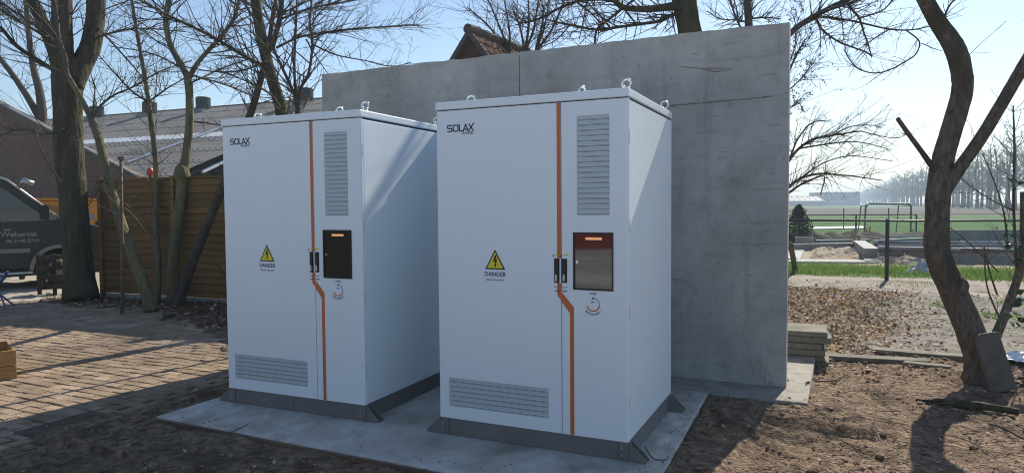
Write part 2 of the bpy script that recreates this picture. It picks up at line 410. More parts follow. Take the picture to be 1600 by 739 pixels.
def ground_h(x, y):
    x = np.asarray(x, float); y = np.asarray(y, float)
    near = 1-sstep(20, 40, np.hypot(x, y))
    h = -0.075 + near*(0.035*fbm(x, y, 0.55, 3, 3) + 0.035*fbm(x, y, 3.2, 4, 11) + 0.034*fbm(x, y, 11, 3, 23)*np.clip(.55+1.5*fbm(x, y, 1.1, 2, 87), .15, 1.2))
    trk = sstep(10.0, 10.9, y)*(1-sstep(13.0, 13.6, y))
    h = h*(1-0.75*trk)-0.75*trk*0.075
    # soil piled a little against the front of the slab and heaped leaf ground
    h = h+0.05*np.exp(-((x-2.2)**2/2.0+(y-7.6)**2/3.0))
    pv = in_pave(x, y)
    # soil creeping over the rim of the paving
    rim = (x > PAVE_X0-.3) & (x < PAVE_X1+.25) & (y > -2.4) & (y < np.minimum(pave_back(x), 3.5)+.5) & ~pv
    h = np.where(rim, np.maximum(h, -0.058+0.03*fbm(x, y, 3.0, 3, 61)), h)
    h = np.where(pv, -0.098, h)
    inslab = (x > -2.15) & (x < 1.50) & (y > -0.52) & (y < 2.3)
    h = np.where(inslab, -0.16, h)
    edge = (x > -2.9) & (x < 1.6) & (y > -1.1) & (y <= -0.52)
    h = np.where(edge, np.clip(h+0.045, -0.035, -0.010), h)
    fedge = (x > 1.4) & (x < 2.75) & (y > 1.35) & (y < 2.6)
    h = np.where(fedge, np.clip(h+0.05, -0.035, -0.012), h)
    ledge = (x > -2.5) & (x <= -2.10) & (y > -.6) & (y < 2.2)
    h = np.where(ledge, np.clip(h+0.035, -0.05, -0.012), h)
    redge = (x >= 1.50) & (x < 1.9) & (y > -1.1) & (y < 1.75)
    h = np.where(redge, np.clip(h+0.04, -0.045, -0.012), h)
    return h
def gh(x, y): return float(ground_h(np.array([x]), np.array([y]))[0])

# ------------------------------------------------------------------ GROUND: one sheet, split by what covers it
def graded(lo, hi, step, far, g=1.16):
    a = list(np.arange(lo, hi+1e-6, step))
    s = step; x = hi; up = []
    while x < far:
        s *= g; x += s; up.append(min(x, far))
    s = step; x = lo; dn = []
    while x > -far:
        s *= g; x -= s; dn.append(max(x, -far))
    return np.array(dn[::-1]+a+up)
gx = graded(-11.0, 7.0, 0.07, 1240.0); gy = graded(-2.6, 17.0, 0.07, 1240.0)
def refine(g, lo, hi):                   # twice as fine where the soil is close to the viewer
    mid = (g[:-1]+g[1:])/2; return np.sort(np.concatenate([g, mid[(mid > lo) & (mid < hi)]]))
gx = refine(gx, -3.2, 5.2); gy = refine(gy, -2.6, 4.6)
X, Y = np.meshgrid(gx, gy)
Z = ground_h(X, Y)
nx, ny = len(gx), len(gy)
cx = (X[:-1, :-1]+X[1:, 1:])/2; cyy = (Y[:-1, :-1]+Y[1:, 1:])/2
wob = 0.35*fbm(cx, cyy, 0.9, 3, 41)
region = np.zeros(cx.shape, int)                                   # 0 soil
region[(cx > 2.5+wob) & (cyy > 4.6+wob) & (cyy < 10.8) & (cx < 30)] = 1   # gravel
leafz = (cx > 0.5) & (cyy > 4.3+wob) & (cyy < 10.8+wob) & (cx <= 2.7+0.12*(cyy-4)+2*wob)
region[leafz] = 2
region[(cyy > 10.4+wob) & (cyy < 13.1+0.6*wob) & (cx > -6)] = 3      # track
region[(cyy >= 13.1+0.6*wob) & (cyy < 15.6+wob) & (cx > -4)] = 4     # verge
region[(cyy >= 15.6+wob) & (cyy < 24) & (cx > -6)] = 5               # sand of the building plot
region[(cyy >= 24)] = 6                                              # field
region[(cx < -10.3+0.4*wob) & (cyy > 2.9+0.2*(cx+10)) & (cyy < 24)] = 7  # farm yard
region[(cyy < -2.75+wob)] = 9  # unseen ground behind the viewer, made pale to bounce sunlight forward
region[in_pave(cx, cyy)] = 8
def sheet(name, rid, material):
    jj, ii = np.nonzero(region == rid)
    q = np.stack([jj*nx+ii, jj*nx+ii+1, (jj+1)*nx+ii+1, (jj+1)*nx+ii], 1)
    u, inv = np.unique(q.ravel(), return_inverse=True)
    me = bpy.data.meshes.new(name)
    V = np.stack([X.ravel()[u], Y.ravel()[u], Z.ravel()[u]], 1)
    me.vertices.add(len(u)); me.vertices.foreach_set('co', V.ravel())
    nf = len(q)
    me.loops.add(nf*4); me.loops.foreach_set('vertex_index', inv.astype(np.int32).ravel())
    me.polygons.add(nf); me.polygons.foreach_set('loop_start', np.arange(nf, dtype=np.int32)*4)
    me.polygons.foreach_set('use_smooth', np.ones(nf, bool))
    me.materials.append(material); me.update(calc_edges=True)
    return tag(put(name, me), kind='structure')

def field_mat():
    m = bpy.data.materials.new('field'); m.use_nodes = True
    N = m.node_tree.nodes; L = m.node_tree.links; b = N["Principled BSDF"]
    b.inputs["Roughness"].default_value = 0.95; b.inputs["Specular IOR Level"].default_value = 0.1
    tc = N.new("ShaderNodeTexCoord"); sep = N.new("ShaderNodeSeparateXYZ"); L.new(tc.outputs["Object"], sep.inputs[0])
    mr = N.new("ShaderNodeMapRange"); mr.inputs[1].default_value = 0; mr.inputs[2].default_value = 1000
    nz = N.new("ShaderNodeTexNoise"); nz.inputs["Scale"].default_value = 0.05; L.new(tc.outputs["Object"], nz.inputs["Vector"])
    ad = N.new("ShaderNodeMath"); ad.operation = 'MULTIPLY_ADD'; ad.inputs[1].default_value = 14
    L.new(nz.outputs[0], ad.inputs[0]); L.new(sep.outputs["Y"], ad.inputs[2])
    L.new(ad.outputs[0], mr.inputs[0])
    rp = N.new("ShaderNodeValToRGB"); rp.color_ramp.interpolation = 'LINEAR'; L.new(mr.outputs[0], rp.inputs[0])
    el = rp.color_ramp.elements
    el[0].position = 0.0; el[0].color = (0.038, 0.12, 0.010, 1)
    el[1].position = 1.0; el[1].color = (0.08, 0.17, 0.035, 1)
    for p, c in ((0.100, (0.042, 0.13, 0.012, 1)), (0.112, (0.10, 0.085, 0.065, 1)), (0.26, (0.10, 0.085, 0.065, 1)), (0.285, (0.08, 0.17, 0.035, 1))):
        e = el.new(p); e.color = c
    n2 = N.new("ShaderNodeTexNoise"); n2.inputs["Scale"].default_value = 1.2; n2.inputs["Detail"].default_value = 6; L.new(tc.outputs["Object"], n2.inputs["Vector"])
    hs = N.new("ShaderNodeHueSaturation"); m2 = N.new("ShaderNodeMapRange"); m2.inputs[3].default_value = 0.6; m2.inputs[4].default_value = 1.4
    L.new(n2.outputs[0], m2.inputs[0]); L.new(m2.outputs[0], hs.inputs["Value"]); L.new(rp.outputs[0], hs.inputs["Color"])
    L.new(hs.outputs[0], b.inputs["Base Color"])
    return m
M['field'] = field_mat()
for nm, rid, mk in (('ground', 0, 'dirt'), ('gravel_ground', 1, 'gravel'), ('leaf_covered_ground', 2, 'leafsoil'), ('farm_track', 3, 'track'), ('grass_verge', 4, 'verge'),
                    ('sandy_plot', 5, 'sand'), ('field', 6, 'field'), ('farm_yard', 7, 'yard'), ('bounce_yard', 9, 'rearyard')):
    sheet(nm, rid, M[mk])
paving = sheet('brick_paving', 8, M['pavebed'])

# paving bricks: the 300 that show largest as bricks, the rest as one part
def brick_mesh():
    mb = MB(); l, w, h, c = 0.1, 0.05, 0.05, 0.005
    P = [(-l,-w,-h),(l,-w,-h),(l,w,-h),(-l,w,-h),(-l,-w,-c),(l,-w,-c),(l,w,-c),(-l,w,-c),(-l+c,-w+c,0),(l-c,-w+c,0),(l-c,w-c,0),(-l+c,w-c,0)]
    F = [(0,1,5,4),(1,2,6,5),(2,3,7,6),(3,0,4,7),(4,5,9,8),(5,6,10,9),(6,7,11,10),(7,4,8,11),(8,9,10,11)]
    mb.add(P, F); return mb
bm0 = brick_mesh(); brick_me = bm0.mesh('brick', M['brick'])
rg = random.Random(5)
spots = []
row = 0; y = -2.2
while y < 3.5:
    x = PAVE_X0+0.1+(0.105 if row % 2 else 0)
    while x < PAVE_X1-0.14:
        if y < float(pave_back(np.array(x)))+0.12:
            spots.append((x+rg.uniform(-.005, .005), y+rg.uniform(-.004, .004)))
        x += 0.2085
    y += 0.1+(0.007 if row % 3 else 0.014); row += 1
# kerb course closing the right-hand edge
y = -2.2
while y < 1.0:
    spots.append((PAVE_X1-0.055, y)); y += 0.2085
def seen_rank(s):
    v = Vector((s[0], s[1], -0.05))-CAM; d = v.dot(FWD); px = 800+FPX*v.dot(RGT)/d; py = 369.5-FPX*v.dot(UPV)/d
    return (0 if (-30 < px < 1630 and py < 760) else 100)+d
order = sorted(range(len(spots)), key=lambda i: seen_rank(spots[i]))
rest = MB()
for rank, i in enumerate(order):
    x, y = spots[i]
    kerb = abs(x-(PAVE_X1-0.055)) < 1e-6
    z = -0.052+0.012*float(fbm(np.array(x), np.array(y), 0.8, 2, 71))+rg.uniform(-.006, .006)
    rot = Matrix.Rotation(rg.uniform(-.03, .03), 4, 'Z') @ Matrix.Rotation(rg.uniform(-.03, .03), 4, 'X') @ Matrix.Rotation(rg.uniform(-.02, .02), 4, 'Y')
    if kerb: rot = rot @ Matrix.Rotation(math.pi/2, 4, 'Z')
    if rank < 299:
        o = put('brick', brick_me, paving); o.matrix_local = Matrix.Translation((x, y, z)) @ rot
    else:
        Mx = Matrix.Translation((x, y, z)) @ rot
        rest.add([Mx @ Vector(p) for p in bm0.v], bm0.f)
tag(rest.build('remaining_bricks', M['brick'], paving), kind='stuff')

# concrete pad under the cabinets
pad = MB()
pad.prism([(-2.17, -0.505, -0.17), (-2.10, 2.20, -0.17), (1.50, 2.20, -0.17), (1.55, -0.12, -0.17), (1.57, -0.60, -0.17)][::-1], (0, 0, 0.17))
pad_o = tag(pad.build('concrete_pad', M['slab'], bevel=0.012), kind='structure')

eb = MB(); eb.prism([(-2.19, -.533, -.16), (1.57, -.628, -.16), (1.57, -.607, -.16), (-2.19, -.512, -.16)], (0, 0, .150)); eb.build('edge_board', M['edgewood'], pad_o)

# ------------------------------------------------------------------ CONCRETE WALL of two panels
WR = -0.0103
def wall_panel(x0, x1, label, foot_l=0.0, foot_r=0.0):
    t = empty('wall_panel', (2.088, 2.1893, 0.0), WR)
    tag(t, label, 'wall', 'tall precast concrete wall panels')
    n = 26; top = []
    rgw = random.Random(int(x1*100))
    for i in range(n+1):
        x = x0+(x1-x0)*i/n
        top.append((x, 0, 3.055+rgw.uniform(-.006, .006)))
    poly = [(x1, 0, 0.003), (x0, 0, 0.003)]+top
    MB().prism(poly[::-1], (0, 0.14, 0)).build('panel', M['wall'], t)
    MB().box(x0+0.01-foot_l, x1-0.005+foot_r, -0.415, 1.6, -0.19, 0.001).build('foot', M['foot'], t, bevel=0.01)
    return t
w1 = wall_panel(-2.455, 0.0, 'right hand tall grey concrete wall panel with a dark horizontal crack, behind the nearer cabinet', foot_r=0.19)
w2 = wall_panel(-4.925, -2.468, 'left hand tall grey concrete wall panel, behind the farther cabinet')
MB().box(-2.468, -2.455, 0.005, 0.1, 0.0, 3.03).build('joint_seal', M['stain'], w1)
# the ragged ridge left by a formwork joint and scars above it
def scar(pts, th, name='surface_scar'):
    mb = MB(); rs = random.Random(len(pts)*13+int(th*1000))
    up = []; lo = []
    for i in range(len(pts)-1):
        for k in range(10):
            t = k/10; x = pts[i][0]*(1-t)+pts[i+1][0]*t; z = pts[i][1]*(1-t)+pts[i+1][1]*t
            e = min(1, (i*10+k+1)/6, ((len(pts)-1)*10-(i*10+k))/6)
            up.append((x, -0.006*e, z+rs.uniform(.1, 1)*th*e)); lo.append((x, -0.001, z-rs.uniform(.1, 1)*th*e))
    n = len(up)
    mb.add(up+lo, [(i, i+1, n+i+1, n+i) for i in range(n-1)])
    return mb.build(name, M['stain'], w1)
scar([(-1.15, 2.43), (-0.9, 2.436), (-0.6, 2.443), (-0.3, 2.448), (-0.03, 2.456)], 0.011)
scar([(-1.35, 2.42), (-1.1, 2.428)], 0.03)
scar([(-0.98, 2.79), (-0.7, 2.735), (-0.42, 2.715)], 0.006)
scar([(-0.72, 2.735), (-0.6, 2.70), (-0.42, 2.71)], 0.006)
scar([(-0.95, 2.93), (-0.955, 2.82)], 0.005)
scar([(-0.80, 2.87), (-0.72, 2.873)], 0.004)

# spalled patch at the foot of the right-hand panel, where the aggregate shows
rs = random.Random(44); sp = MB(); V = []; F = []
for j in range(9):
    for i in range(7):
        u, v = i/6, j/8; e = min(1, 3*min(u, 1-u), 4*min(1-v, 1)); x = -.20-.06*v+.17*u*(1-.35*v)+rs.uniform(-.008, .008); z = .02+.30*v+rs.uniform(-.01, .01)
        V.append((x, -.001-.012*max(0, e)*rs.uniform(.3, 1.2), z))
for j in range(8):
    for i in range(6):
        k = j*7+i; F.append((k, k+1, k+8, k+7))
sp.add(V, F); sp.build('spalled_patch', M['wall'], w1)

# ------------------------------------------------------------------ BATTERY CABINET
W, D, H, HB, HL = 1.3218, 1.2211, 2.25, 0.1186, 2.1972

def text_mesh(name, s, size, x, z, material, parent, align='LEFT', bold=0.0, y=-0.0012, sx=1.0, space=1.0):
    cu = bpy.data.curves.new(name, 'FONT'); cu.body = s; cu.size = size; cu.align_x = align
    cu.offset = bold; cu.extrude = 0.0003; cu.space_character = space
    o = bpy.data.objects.new(name, cu); col.objects.link(o)
    dg = bpy.context.evaluated_depsgraph_get()
    me = bpy.data.meshes.new_from_object(o.evaluated_get(dg))
    bpy.data.objects.remove(o); bpy.data.curves.remove(cu)
    me.transform(Matrix(((sx, 0, 0, x), (0, 0, -1, y), (0, 1, 0, z), (0, 0, 0, 1))))
    me.materials.clear(); me.materials.append(material)
    return put(name, me, parent)

def decal(name, poly, material, parent, y=-0.0008, th=0.0006):
    mb = MB(); mb.prism([(p[0], y, p[1]) for p in poly][::-1], (0, th, 0))
    return mb.build(name, material, parent)

def strokes(name, lines, w, material, parent, y=-0.0012):
    mb = MB()
    for pts in lines:
        for i in range(len(pts)-1):
            a = Vector((pts[i][0], 0, pts[i][1])); b = Vector((pts[i+1][0], 0, pts[i+1][1]))
            d = (b-a).normalized(); n = Vector((-d.z, 0, d.x))*w/2; e = d*w*0.42
            yy = Vector((0, y-0.00002*i, 0))
            mb.add([a-n-e+yy, b-n+e+yy, b+n+e+yy, a+n-e+yy], [(0, 1, 2, 3)])
    return mb.build(name, material, parent)

def holed_front(mb, x0, x1, z0, z1, openings, y0, y1):
    """a door leaf: front sheet at y0 with rectangular openings, sides back to y1"""
    xs = sorted({x0, x1, *[o[0] for o in openings], *[o[1] for o in openings]})
    zs = sorted({z0, z1, *[o[2] for o in openings], *[o[3] for o in openings]})
    for i in range(len(xs)-1):
        for j in range(len(zs)-1):
            mx, mz = (xs[i]+xs[i+1])/2, (zs[j]+zs[j+1])/2
            if any(o[0] < mx < o[1] and o[2] < mz < o[3] for o in openings): continue
            mb.add([(xs[i], y0, zs[j]), (xs[i+1], y0, zs[j]), (xs[i+1], y0, zs[j+1]), (xs[i], y0, zs[j+1])], [(0, 1, 2, 3)])
    def ring(a, b, c, d, inward):
        P = [(a, y0, c), (b, y0, c), (b, y0, d), (a, y0, d), (a, y1, c), (b, y1, c), (b, y1, d), (a, y1, d)]
        for k in range(4):
            q = (k+1) % 4
            f = (k, q, 4+q, 4+k)
            mb.add([P[i] for i in (f if inward else f[::-1])], [(0, 1, 2, 3)])
    ring(x0, x1, z0, z1, False)
    for o in openings: ring(*o, True)

def hole_plate(mb, x0, x1, z0, z1, y, rows, hole_r, pitch):
    """sheet with rows of real hexagonal holes; rows = list of z centres"""
    zs = [z0]
    n = max(1, int((x1-x0-0.004)/pitch)); px = (x1-x0)/n
    last = z0
    for k, zc in enumerate(rows):
        a, b = zc-hole_r*1.25, zc+hole_r*1.25
        if a > last: mb.quad((x0, y, last), (x1, y, last), (x1, y, a), (x0, y, a))
        for i in range(n):
            c0, c1 = x0+i*px, x0+(i+1)*px; mx = (c0+c1)/2
            outer = [(c1, y, zc), (c1, y, b), (mx, y, b), (c0, y, b), (c0, y, zc), (c0, y, a), (mx, y, a), (c1, y, a)]
            inner = [(mx+hole_r*math.cos(t*math.pi/4), y, zc+hole_r*math.sin(t*math.pi/4)) for t in range(8)]
            mb.add(outer+inner, [(t, (t+1) % 8, 8+(t+1) % 8, 8+t) for t in range(8)])
        last = b
    if z1 > last: mb.quad((x0, y, last), (x1, y, last), (x1, y, z1), (x0, y, z1))

def make_cabinet(label):
    t = empty('battery_cabinet')
    tag(t, label, 'battery cabinet', 'white battery storage cabinets on the concrete pad')
    # shell behind the doors, with rounded vertical front edges
    MB().box(0.0, W, 0.032, D, HB, HL-0.012).build('body', M['paint'], t, bevel=0.006)
    MB().box(0.012, W-0.012, 0.026, 0.06, HB+0.01, HL-0.004).build('door_gap', M['dark'], t)
    lid = MB().box(-0.004, W+0.004, -0.006, D+0.004, HL, H).build('lid', M['paint'], t, bevel=0.008)
    MB().box(0.006, W-0.006, 0.006, D-0.006, HL-0.014, HL+0.004).build('lid_gap_shade', M['dark'], t)  # near-black filler: shade of the gap under the lid put into colour
    vu = (0.998, 1.206, 1.496, 2.102); vl = (0.078, 0.804, 0.205, 0.398); win = (0.975, 1.228, 1.037, 1.388)
    def rounded_leaf(name, x0, x1, openings, round_left, round_right):
        mb = MB(); r = 0.014; y0, y1 = 0.0, 0.031
        a = x0+(r if round_left else 0.0015); b = x1-(r if round_right else 0.0015)
        z0, z1 = HB+0.002, HL-0.007
        holed_front(mb, a, b, z0, z1, openings, y0, y1)
        for side, on in ((-1, round_left), (1, round_right)):
            if not on: continue
            e = a if side < 0 else b
            pts = [(e+side*r*math.sin(k*math.pi/12), r-r*math.cos(k*math.pi/12)) for k in range(7)]+[(e+side*r, y1)]
            for k in range(len(pts)-1):
                p, q = pts[k], pts[k+1]
                P = [(p[0], p[1], z0), (q[0], q[1], z0), (q[0], q[1], z1), (p[0], p[1], z1)]
                mb.add(P if side > 0 else P[::-1], [(0, 1, 2, 3)])
            mb.add([(x, y, z1) for x, y in pts]+[(e, y1, z1)], [tuple(range(len(pts)+1))])
        return mb.build(name, M['paint'], t)
    hl = (0.847, 0.881, 1.073, 1.225); hr = (0.899, 0.932, 1.075, 1.224)
    ld = rounded_leaf('left_door', 0.0, 0.8935, [vl, hl], True, False)
    rd = rounded_leaf('right_door', 0.8965, W, [vu, hr, win], False, True)
    # ventilation panels: louvred bands over real rows of holes
    def vent(o, nb, pitch, leaf, nm):
        mb = MB(); h = (o[3]-o[2])/nb
        # three rows of holes per band: one bold, two fine
        for k in range(nb):
            z = o[2]+k*h
            hole_plate(mb, o[0], o[1], z, z+h*0.36, 0.0035, [z+h*0.09, z+h*0.25], 0.0019, pitch)
            hole_plate(mb, o[0], o[1], z+h*0.36, z+h, 0.0035, [z+h*0.54, z+h*0.70, z+h*.86], 0.0010, pitch)
        p = mb.build(nm, M['vent'], leaf)
        MB().box(o[0]-0.004, o[1]+0.004, 0.02, 0.0255, o[2]-0.004, o[3]+0.004).build('vent_backing', M['dark'], leaf)
        return p
    vent(vu, 19, 0.0045, rd, 'air_vent')
    vent(vl, 6, 0.0045, ld, 'air_vent')
    # orange stripe that steps across the door gap
    decal('orange_stripe', [(0.867, HL-0.008), (0.892, HL-0.008), (0.892, 1.226), (0.8905, 1.226), (0.882, 1.226), (0.867, 1.226)], M['orange'], ld)
    decal('orange_stripe', [(0.867, 1.072), (0.892, 1.072), (0.892, 0.962), (0.867, 0.996)], M['orange'], ld)
    decal('orange_stripe', [(0.8985, 1.014), (0.977, 0.925), (0.977, HB+0.004), (0.950, HB+0.004), (0.950, 0.885), (0.8985, 0.952)], M['orange'], rd)
    # swing handles in black wells
    for hb_, leaf, gx0, ex in ((hl, ld, 0.851, 0.87), (hr, rd, 0.903, 0.905)):
        hd = MB().box(hb_[0]-0.001, hb_[1]+0.001, -0.003, 0.014, hb_[2]-0.001, hb_[3]+0.001).build('handle_well', M['blackplastic'], leaf, bevel=0.0025)
        MB().box(gx0+0.002, gx0+0.026, -0.012, -0.0032, hb_[2]+0.058, hb_[3]-0.006).build('handle', M['blackplastic'], leaf, bevel=0.004)
        MB().box(gx0+0.003, gx0+0.017, -0.014, -0.0032, hb_[2]+0.008, hb_[2]+0.055).build('lock_barrel', M['grip'], leaf, bevel=0.0055)
        decal('tag', [(gx0+0.004, 1.244), (gx0+0.036, 1.244), (gx0+0.036, 1.254), (gx0+0.004, 1.254)], M['yellow'], leaf)
        decal('tag', [(gx0-0.014, 1.236), (gx0-0.002, 1.236), (gx0-0.002, 1.247), (gx0-0.014, 1.247)], M['blueprint'], leaf)
        arc = [(gx0+0.013+0.016*math.cos(a), 1.055+0.012*math.sin(a)) for a in [math.pi*(1.0+k/8) for k in range(9)]]
        strokes('arrow_mark', [arc], 0.003, M['black'], leaf, y=-0.0016)
        text_mesh('lettering', 'OPEN', 0.013, gx0+0.014, 1.018, M['black'], leaf, 'CENTER', 0.0003, y=-0.0017)
    # display window
    f = MB()
    a, b, c, d = win
    for q in ((a-.002, b+.002, d-0.008, d+0.002), (a-.002, b+.002, c-.002, c+0.008), (a-.002, a+0.008, c+0.008, d-0.008), (b-0.008, b+.002, c+0.008, d-0.008)):
        f.box(q[0], q[1], -0.004, 0.02, q[2], q[3])
    fr = f.build('window_frame', M['blackplastic'], rd)
    MB().box(a+0.007, b-0.007, 0.004, 0.012, c+0.007, d-0.007).build('pane', M['glass'], rd)
    MB().box(1.052, 1.157, 0.000, 0.0036, 1.344, 1.360).build('status_bar', M['bar'], rd, bevel=0.0016)
    lk = MB().cyl((1.0, 0.0035, 1.208), (1.0, -0.006, 1.208), 0.0105, 0.0095, 18).build('lock', M['chrome'], rd)
    MB().box(0.9985, 1.0015, -0.0072, -0.0062, 1.2015, 1.2145).build('keyhole', M['dark'], rd)
    # emergency stop print
    text_mesh('lettering', 'STOP', 0.018, 1.102, 1.008, M['black'], rd, 'CENTER', 0.0003)
    text_mesh('lettering', 'EPO', 0.015, 1.102, 0.958, M['blueprint'], rd, 'CENTER', 0.0002)
    decal('stop_mark', [(1.094, 0.981), (1.110, 0.981), (1.110, 0.993), (1.094, 0.993)], M['blueprint'], rd)
    ccx, ccz, cr = 1.102, 0.948, 0.040
    strokes('stop_ring', [[(ccx+cr*math.cos(a), ccz+cr*math.sin(a)) for a in [R(-20)+R(90)*k/10 for k in range(11)]]], 0.004, M['blueprint'], rd)
    strokes('stop_ring', [[(ccx+cr*math.cos(a), ccz+cr*math.sin(a)) for a in [R(-160)+R(140)*k/14 for k in range(15)]]], 0.008, M['orange'], rd)
    for k, ch in enumerate('EMERGENCY'):
        an = R(-138)+R(96)*k/8
        o = text_mesh('letter', ch, 0.016, 0, 0, M['black'], rd, 'CENTER', 0.0003, y=0)
        o.matrix_local = Matrix.Translation((ccx+0.066*math.cos(an), -0.0013, ccz+0.066*math.sin(an))) @ Matrix.Rotation(-(an+math.pi/2), 4, 'Y')
    # hazard sign
    tri = [(0.4335, 1.274), (0.361, 1.143), (0.507, 1.143)]
    sg = decal('warning_sign', tri, M['black'], ld)
    g = (0.4337, 1.1867)
    def sc(k): return [(g[0]+(p[0]-g[0])*k, g[1]+(p[1]-g[1])*k) for p in tri]
    decal('sign_face', sc(0.80), M['yellow'], ld, y=-0.0015)
    decal('sign_bolt', [(0.433, 1.236), (0.446, 1.236), (0.438, 1.207), (0.450, 1.213), (0.441, 1.178), (0.446, 1.178), (0.4335, 1.155), (0.4275, 1.178), (0.4325, 1.178), (0.436, 1.196), (0.4195, 1.190)], M['black'], ld, y=-0.0022)
    text_mesh('lettering', 'DANGER', 0.040, 0.4335, 1.099, M['black'], ld, 'CENTER', 0.0006, sx=0.93, space=1.06)
    text_mesh('lettering', 'Electric shock risk', 0.0185, 0.4335, 1.070, M['greyprint'], ld, 'CENTER', 0.0002, sx=0.96)
    # maker's name, drawn in strokes
    x, z, s = 0.090, 2.052, 0.040
    def rr(x0, x1, z0, z1, c=0.007):
        return [(x0+c, z0), (x1-c, z0), (x1, z0+c), (x1, z1-c), (x1-c, z1), (x0+c, z1), (x0, z1-c), (x0, z0+c), (x0+c, z0)]
    L_ = [[(x, z), (x+.029, z), (x+.033, z+.004), (x+.033, z+.016), (x+.029, z+.02), (x+.004, z+.02), (x, z+.024), (x, z+.036), (x+.004, z+.04), (x+.033, z+.04)],
          rr(x+.043, x+.079, z, z+.04), [(x+.089, z+.043), (x+.089, z), (x+.115, z)],
          [(x+.117, z-.003), (x+.136, z+.042), (x+.155, z-.003)], [(x+.130, z+.009), (x+.147, z+.009)],
          [(x+.158, z-.003), (x+.196, z+.047)], [(x+.160, z+.043), (x+.194, z-.002)]]
    strokes('maker_name', L_, 0.0078, M['black'], ld)
    text_mesh('maker_name', 'POWER', 0.024, x+.105, z-0.024, M['greyprint'], ld, 'LEFT', 0.0004, sx=1.06)
    # hinges on the right-hand side
    for hz in (1.96, 1.43, 0.90, 0.36):
        MB().box(W-0.001, W+0.0035, 0.014, 0.024, hz-0.045, hz+0.045).build('hinge', M['vent'], t, bevel=0.0015)
    # plinth: steel channels, corner feet, bolts
    zt = HB-0.001
    def bolt(mb, x, z, r, y=0.006): mb.cyl((x, y, z), (x, y-r*0.75, z), r, r*0.85, 6)
    for x0, x1 in ((0.066, 0.6, ), (0.604, W-0.066)):
        p = MB().box(x0, x1, 0.012, 0.05, 0.001, zt).build('plinth_beam', M['plinth'], t, bevel=0.003)
        for bx in ((x0+0.03, x1-0.03) if x0 < .3 else (x0+0.075, x1-0.012)):
            for bz in (0.03, 0.088):
                mb = MB(); bolt(mb, bx, bz, 0.0055, 0.012); mb.build('bolt', M['chrome'], p)
    sp = MB().box(0.585, 0.655, 0.008, 0.0118, 0.004, zt-0.002).build('plinth_splice', M['plinth'], t, bevel=0.001)
    for bz in (0.075,):
        mb = MB(); bolt(mb, 0.627, bz, 0.009, 0.008); mb.build('bolt', M['chrome'], sp)
    for x0, x1 in ((0.001, 0.064), (W-0.064, W-0.001)):
        p = MB().box(x0, x1, 0.006, 0.07, 0.001, zt).build('plinth_corner', M['plinth'], t, bevel=0.003)
        for bz in (0.036, 0.080):
            mb = MB(); bolt(mb, x0+0.024, bz, 0.011); mb.build('bolt', M['chrome'], p)
    for xs_, xe in ((W-0.04, W-0.001), (0.001, 0.04)):
        p = MB().box(xs_, xe, 0.0705, D-0.002, 0.001, zt).build('plinth_side', M['plinth'], t)
        for by in (0.22, 0.36, 0.92, 1.03):
            for bz in (0.032, 0.085):
                if by in (0.22, 1.03) and bz > .05: continue
                s_ = 1 if xs_ > .5 else -1; xx = xe if s_ > 0 else xs_
                MB().cyl((xx-0.001*s_, by, bz), (xx+0.005*s_, by, bz), 0.006, 0.005, 6).build('bolt', M['chrome'], p)
    MB().box(0.04, W-0.04, D-0.03, D-0.003, 0.001, zt).build('plinth_back', M['plinth'], t)
    # splayed corner feet: two triangular cheeks on a base plate
    for sx_ in (-1, 1):
        for y0 in (0.012, D-0.075):
            xb = W if sx_ > 0 else 0.0
            mb = MB()
            for yy in (y0, y0+0.058):
                mb.prism([(xb, yy, 0.003), (xb+sx_*0.108, yy, 0.003), (xb+sx_*0.108, yy, 0.02), (xb+sx_*0.012, yy, 0.108), (xb, yy, 0.108)], (0, 0.006, 0))
            mb.box(min(xb, xb+sx_*0.104), max(xb, xb+sx_*0.104), y0+0.0062, y0+0.0578, 0.002, 0.009)
            mb.box(min(xb+sx_*0.0005, xb+sx_*0.006), max(xb+sx_*0.0005, xb+sx_*0.006), y0+0.0062, y0+0.0578, 0.0092, 0.108)
            ft = mb.build('corner_foot', M['plinth'], t)
            MB().cyl((xb+sx_*0.07, y0+0.032, 0.009), (xb+sx_*0.07, y0+0.032, 0.022), 0.013, 0.013, 6).build('anchor_bolt', M['chrome'], ft)
    # lifting eyes
    for ex, ey, rz in ((0.135, 0.25, 0.5), (0.945, 0.26, 1.0), (1.275, 0.13, 0.25), (1.285, 1.15, 0.05)):
        mb = MB(); u = Vector((math.cos(rz), math.sin(rz), 0)); v = Vector((0, 0, 1))
        mb.torus((ex, ey, H+0.048), u, v, 0.026, 0.0075, 24, 10)
        mb.cyl((ex, ey, H), (ex, ey, H+0.010), 0.021, 0.021, 20)
        mb.cyl((ex, ey, H+0.010), (ex, ey, H+0.026), 0.014, 0.009, 16)
        mb.build('lifting_eye', M['chrome'], t, smooth=True)
    return t
cab = make_cabinet('nearer white battery cabinet on the right of the pad, its window showing a grey reflection')
cab2 = copy_tree(cab)
cab2['label'] = 'farther white battery cabinet beside the brick paving, its display window almost black'
LR = 0.0171
off = Matrix.Rotation(LR, 4, 'Z') @ Vector((-W, 0, 0))
cab2.location = (-0.633+off.x, 0.0109+off.y, 0.0)
cab2.rotation_euler = (0, 0, LR)

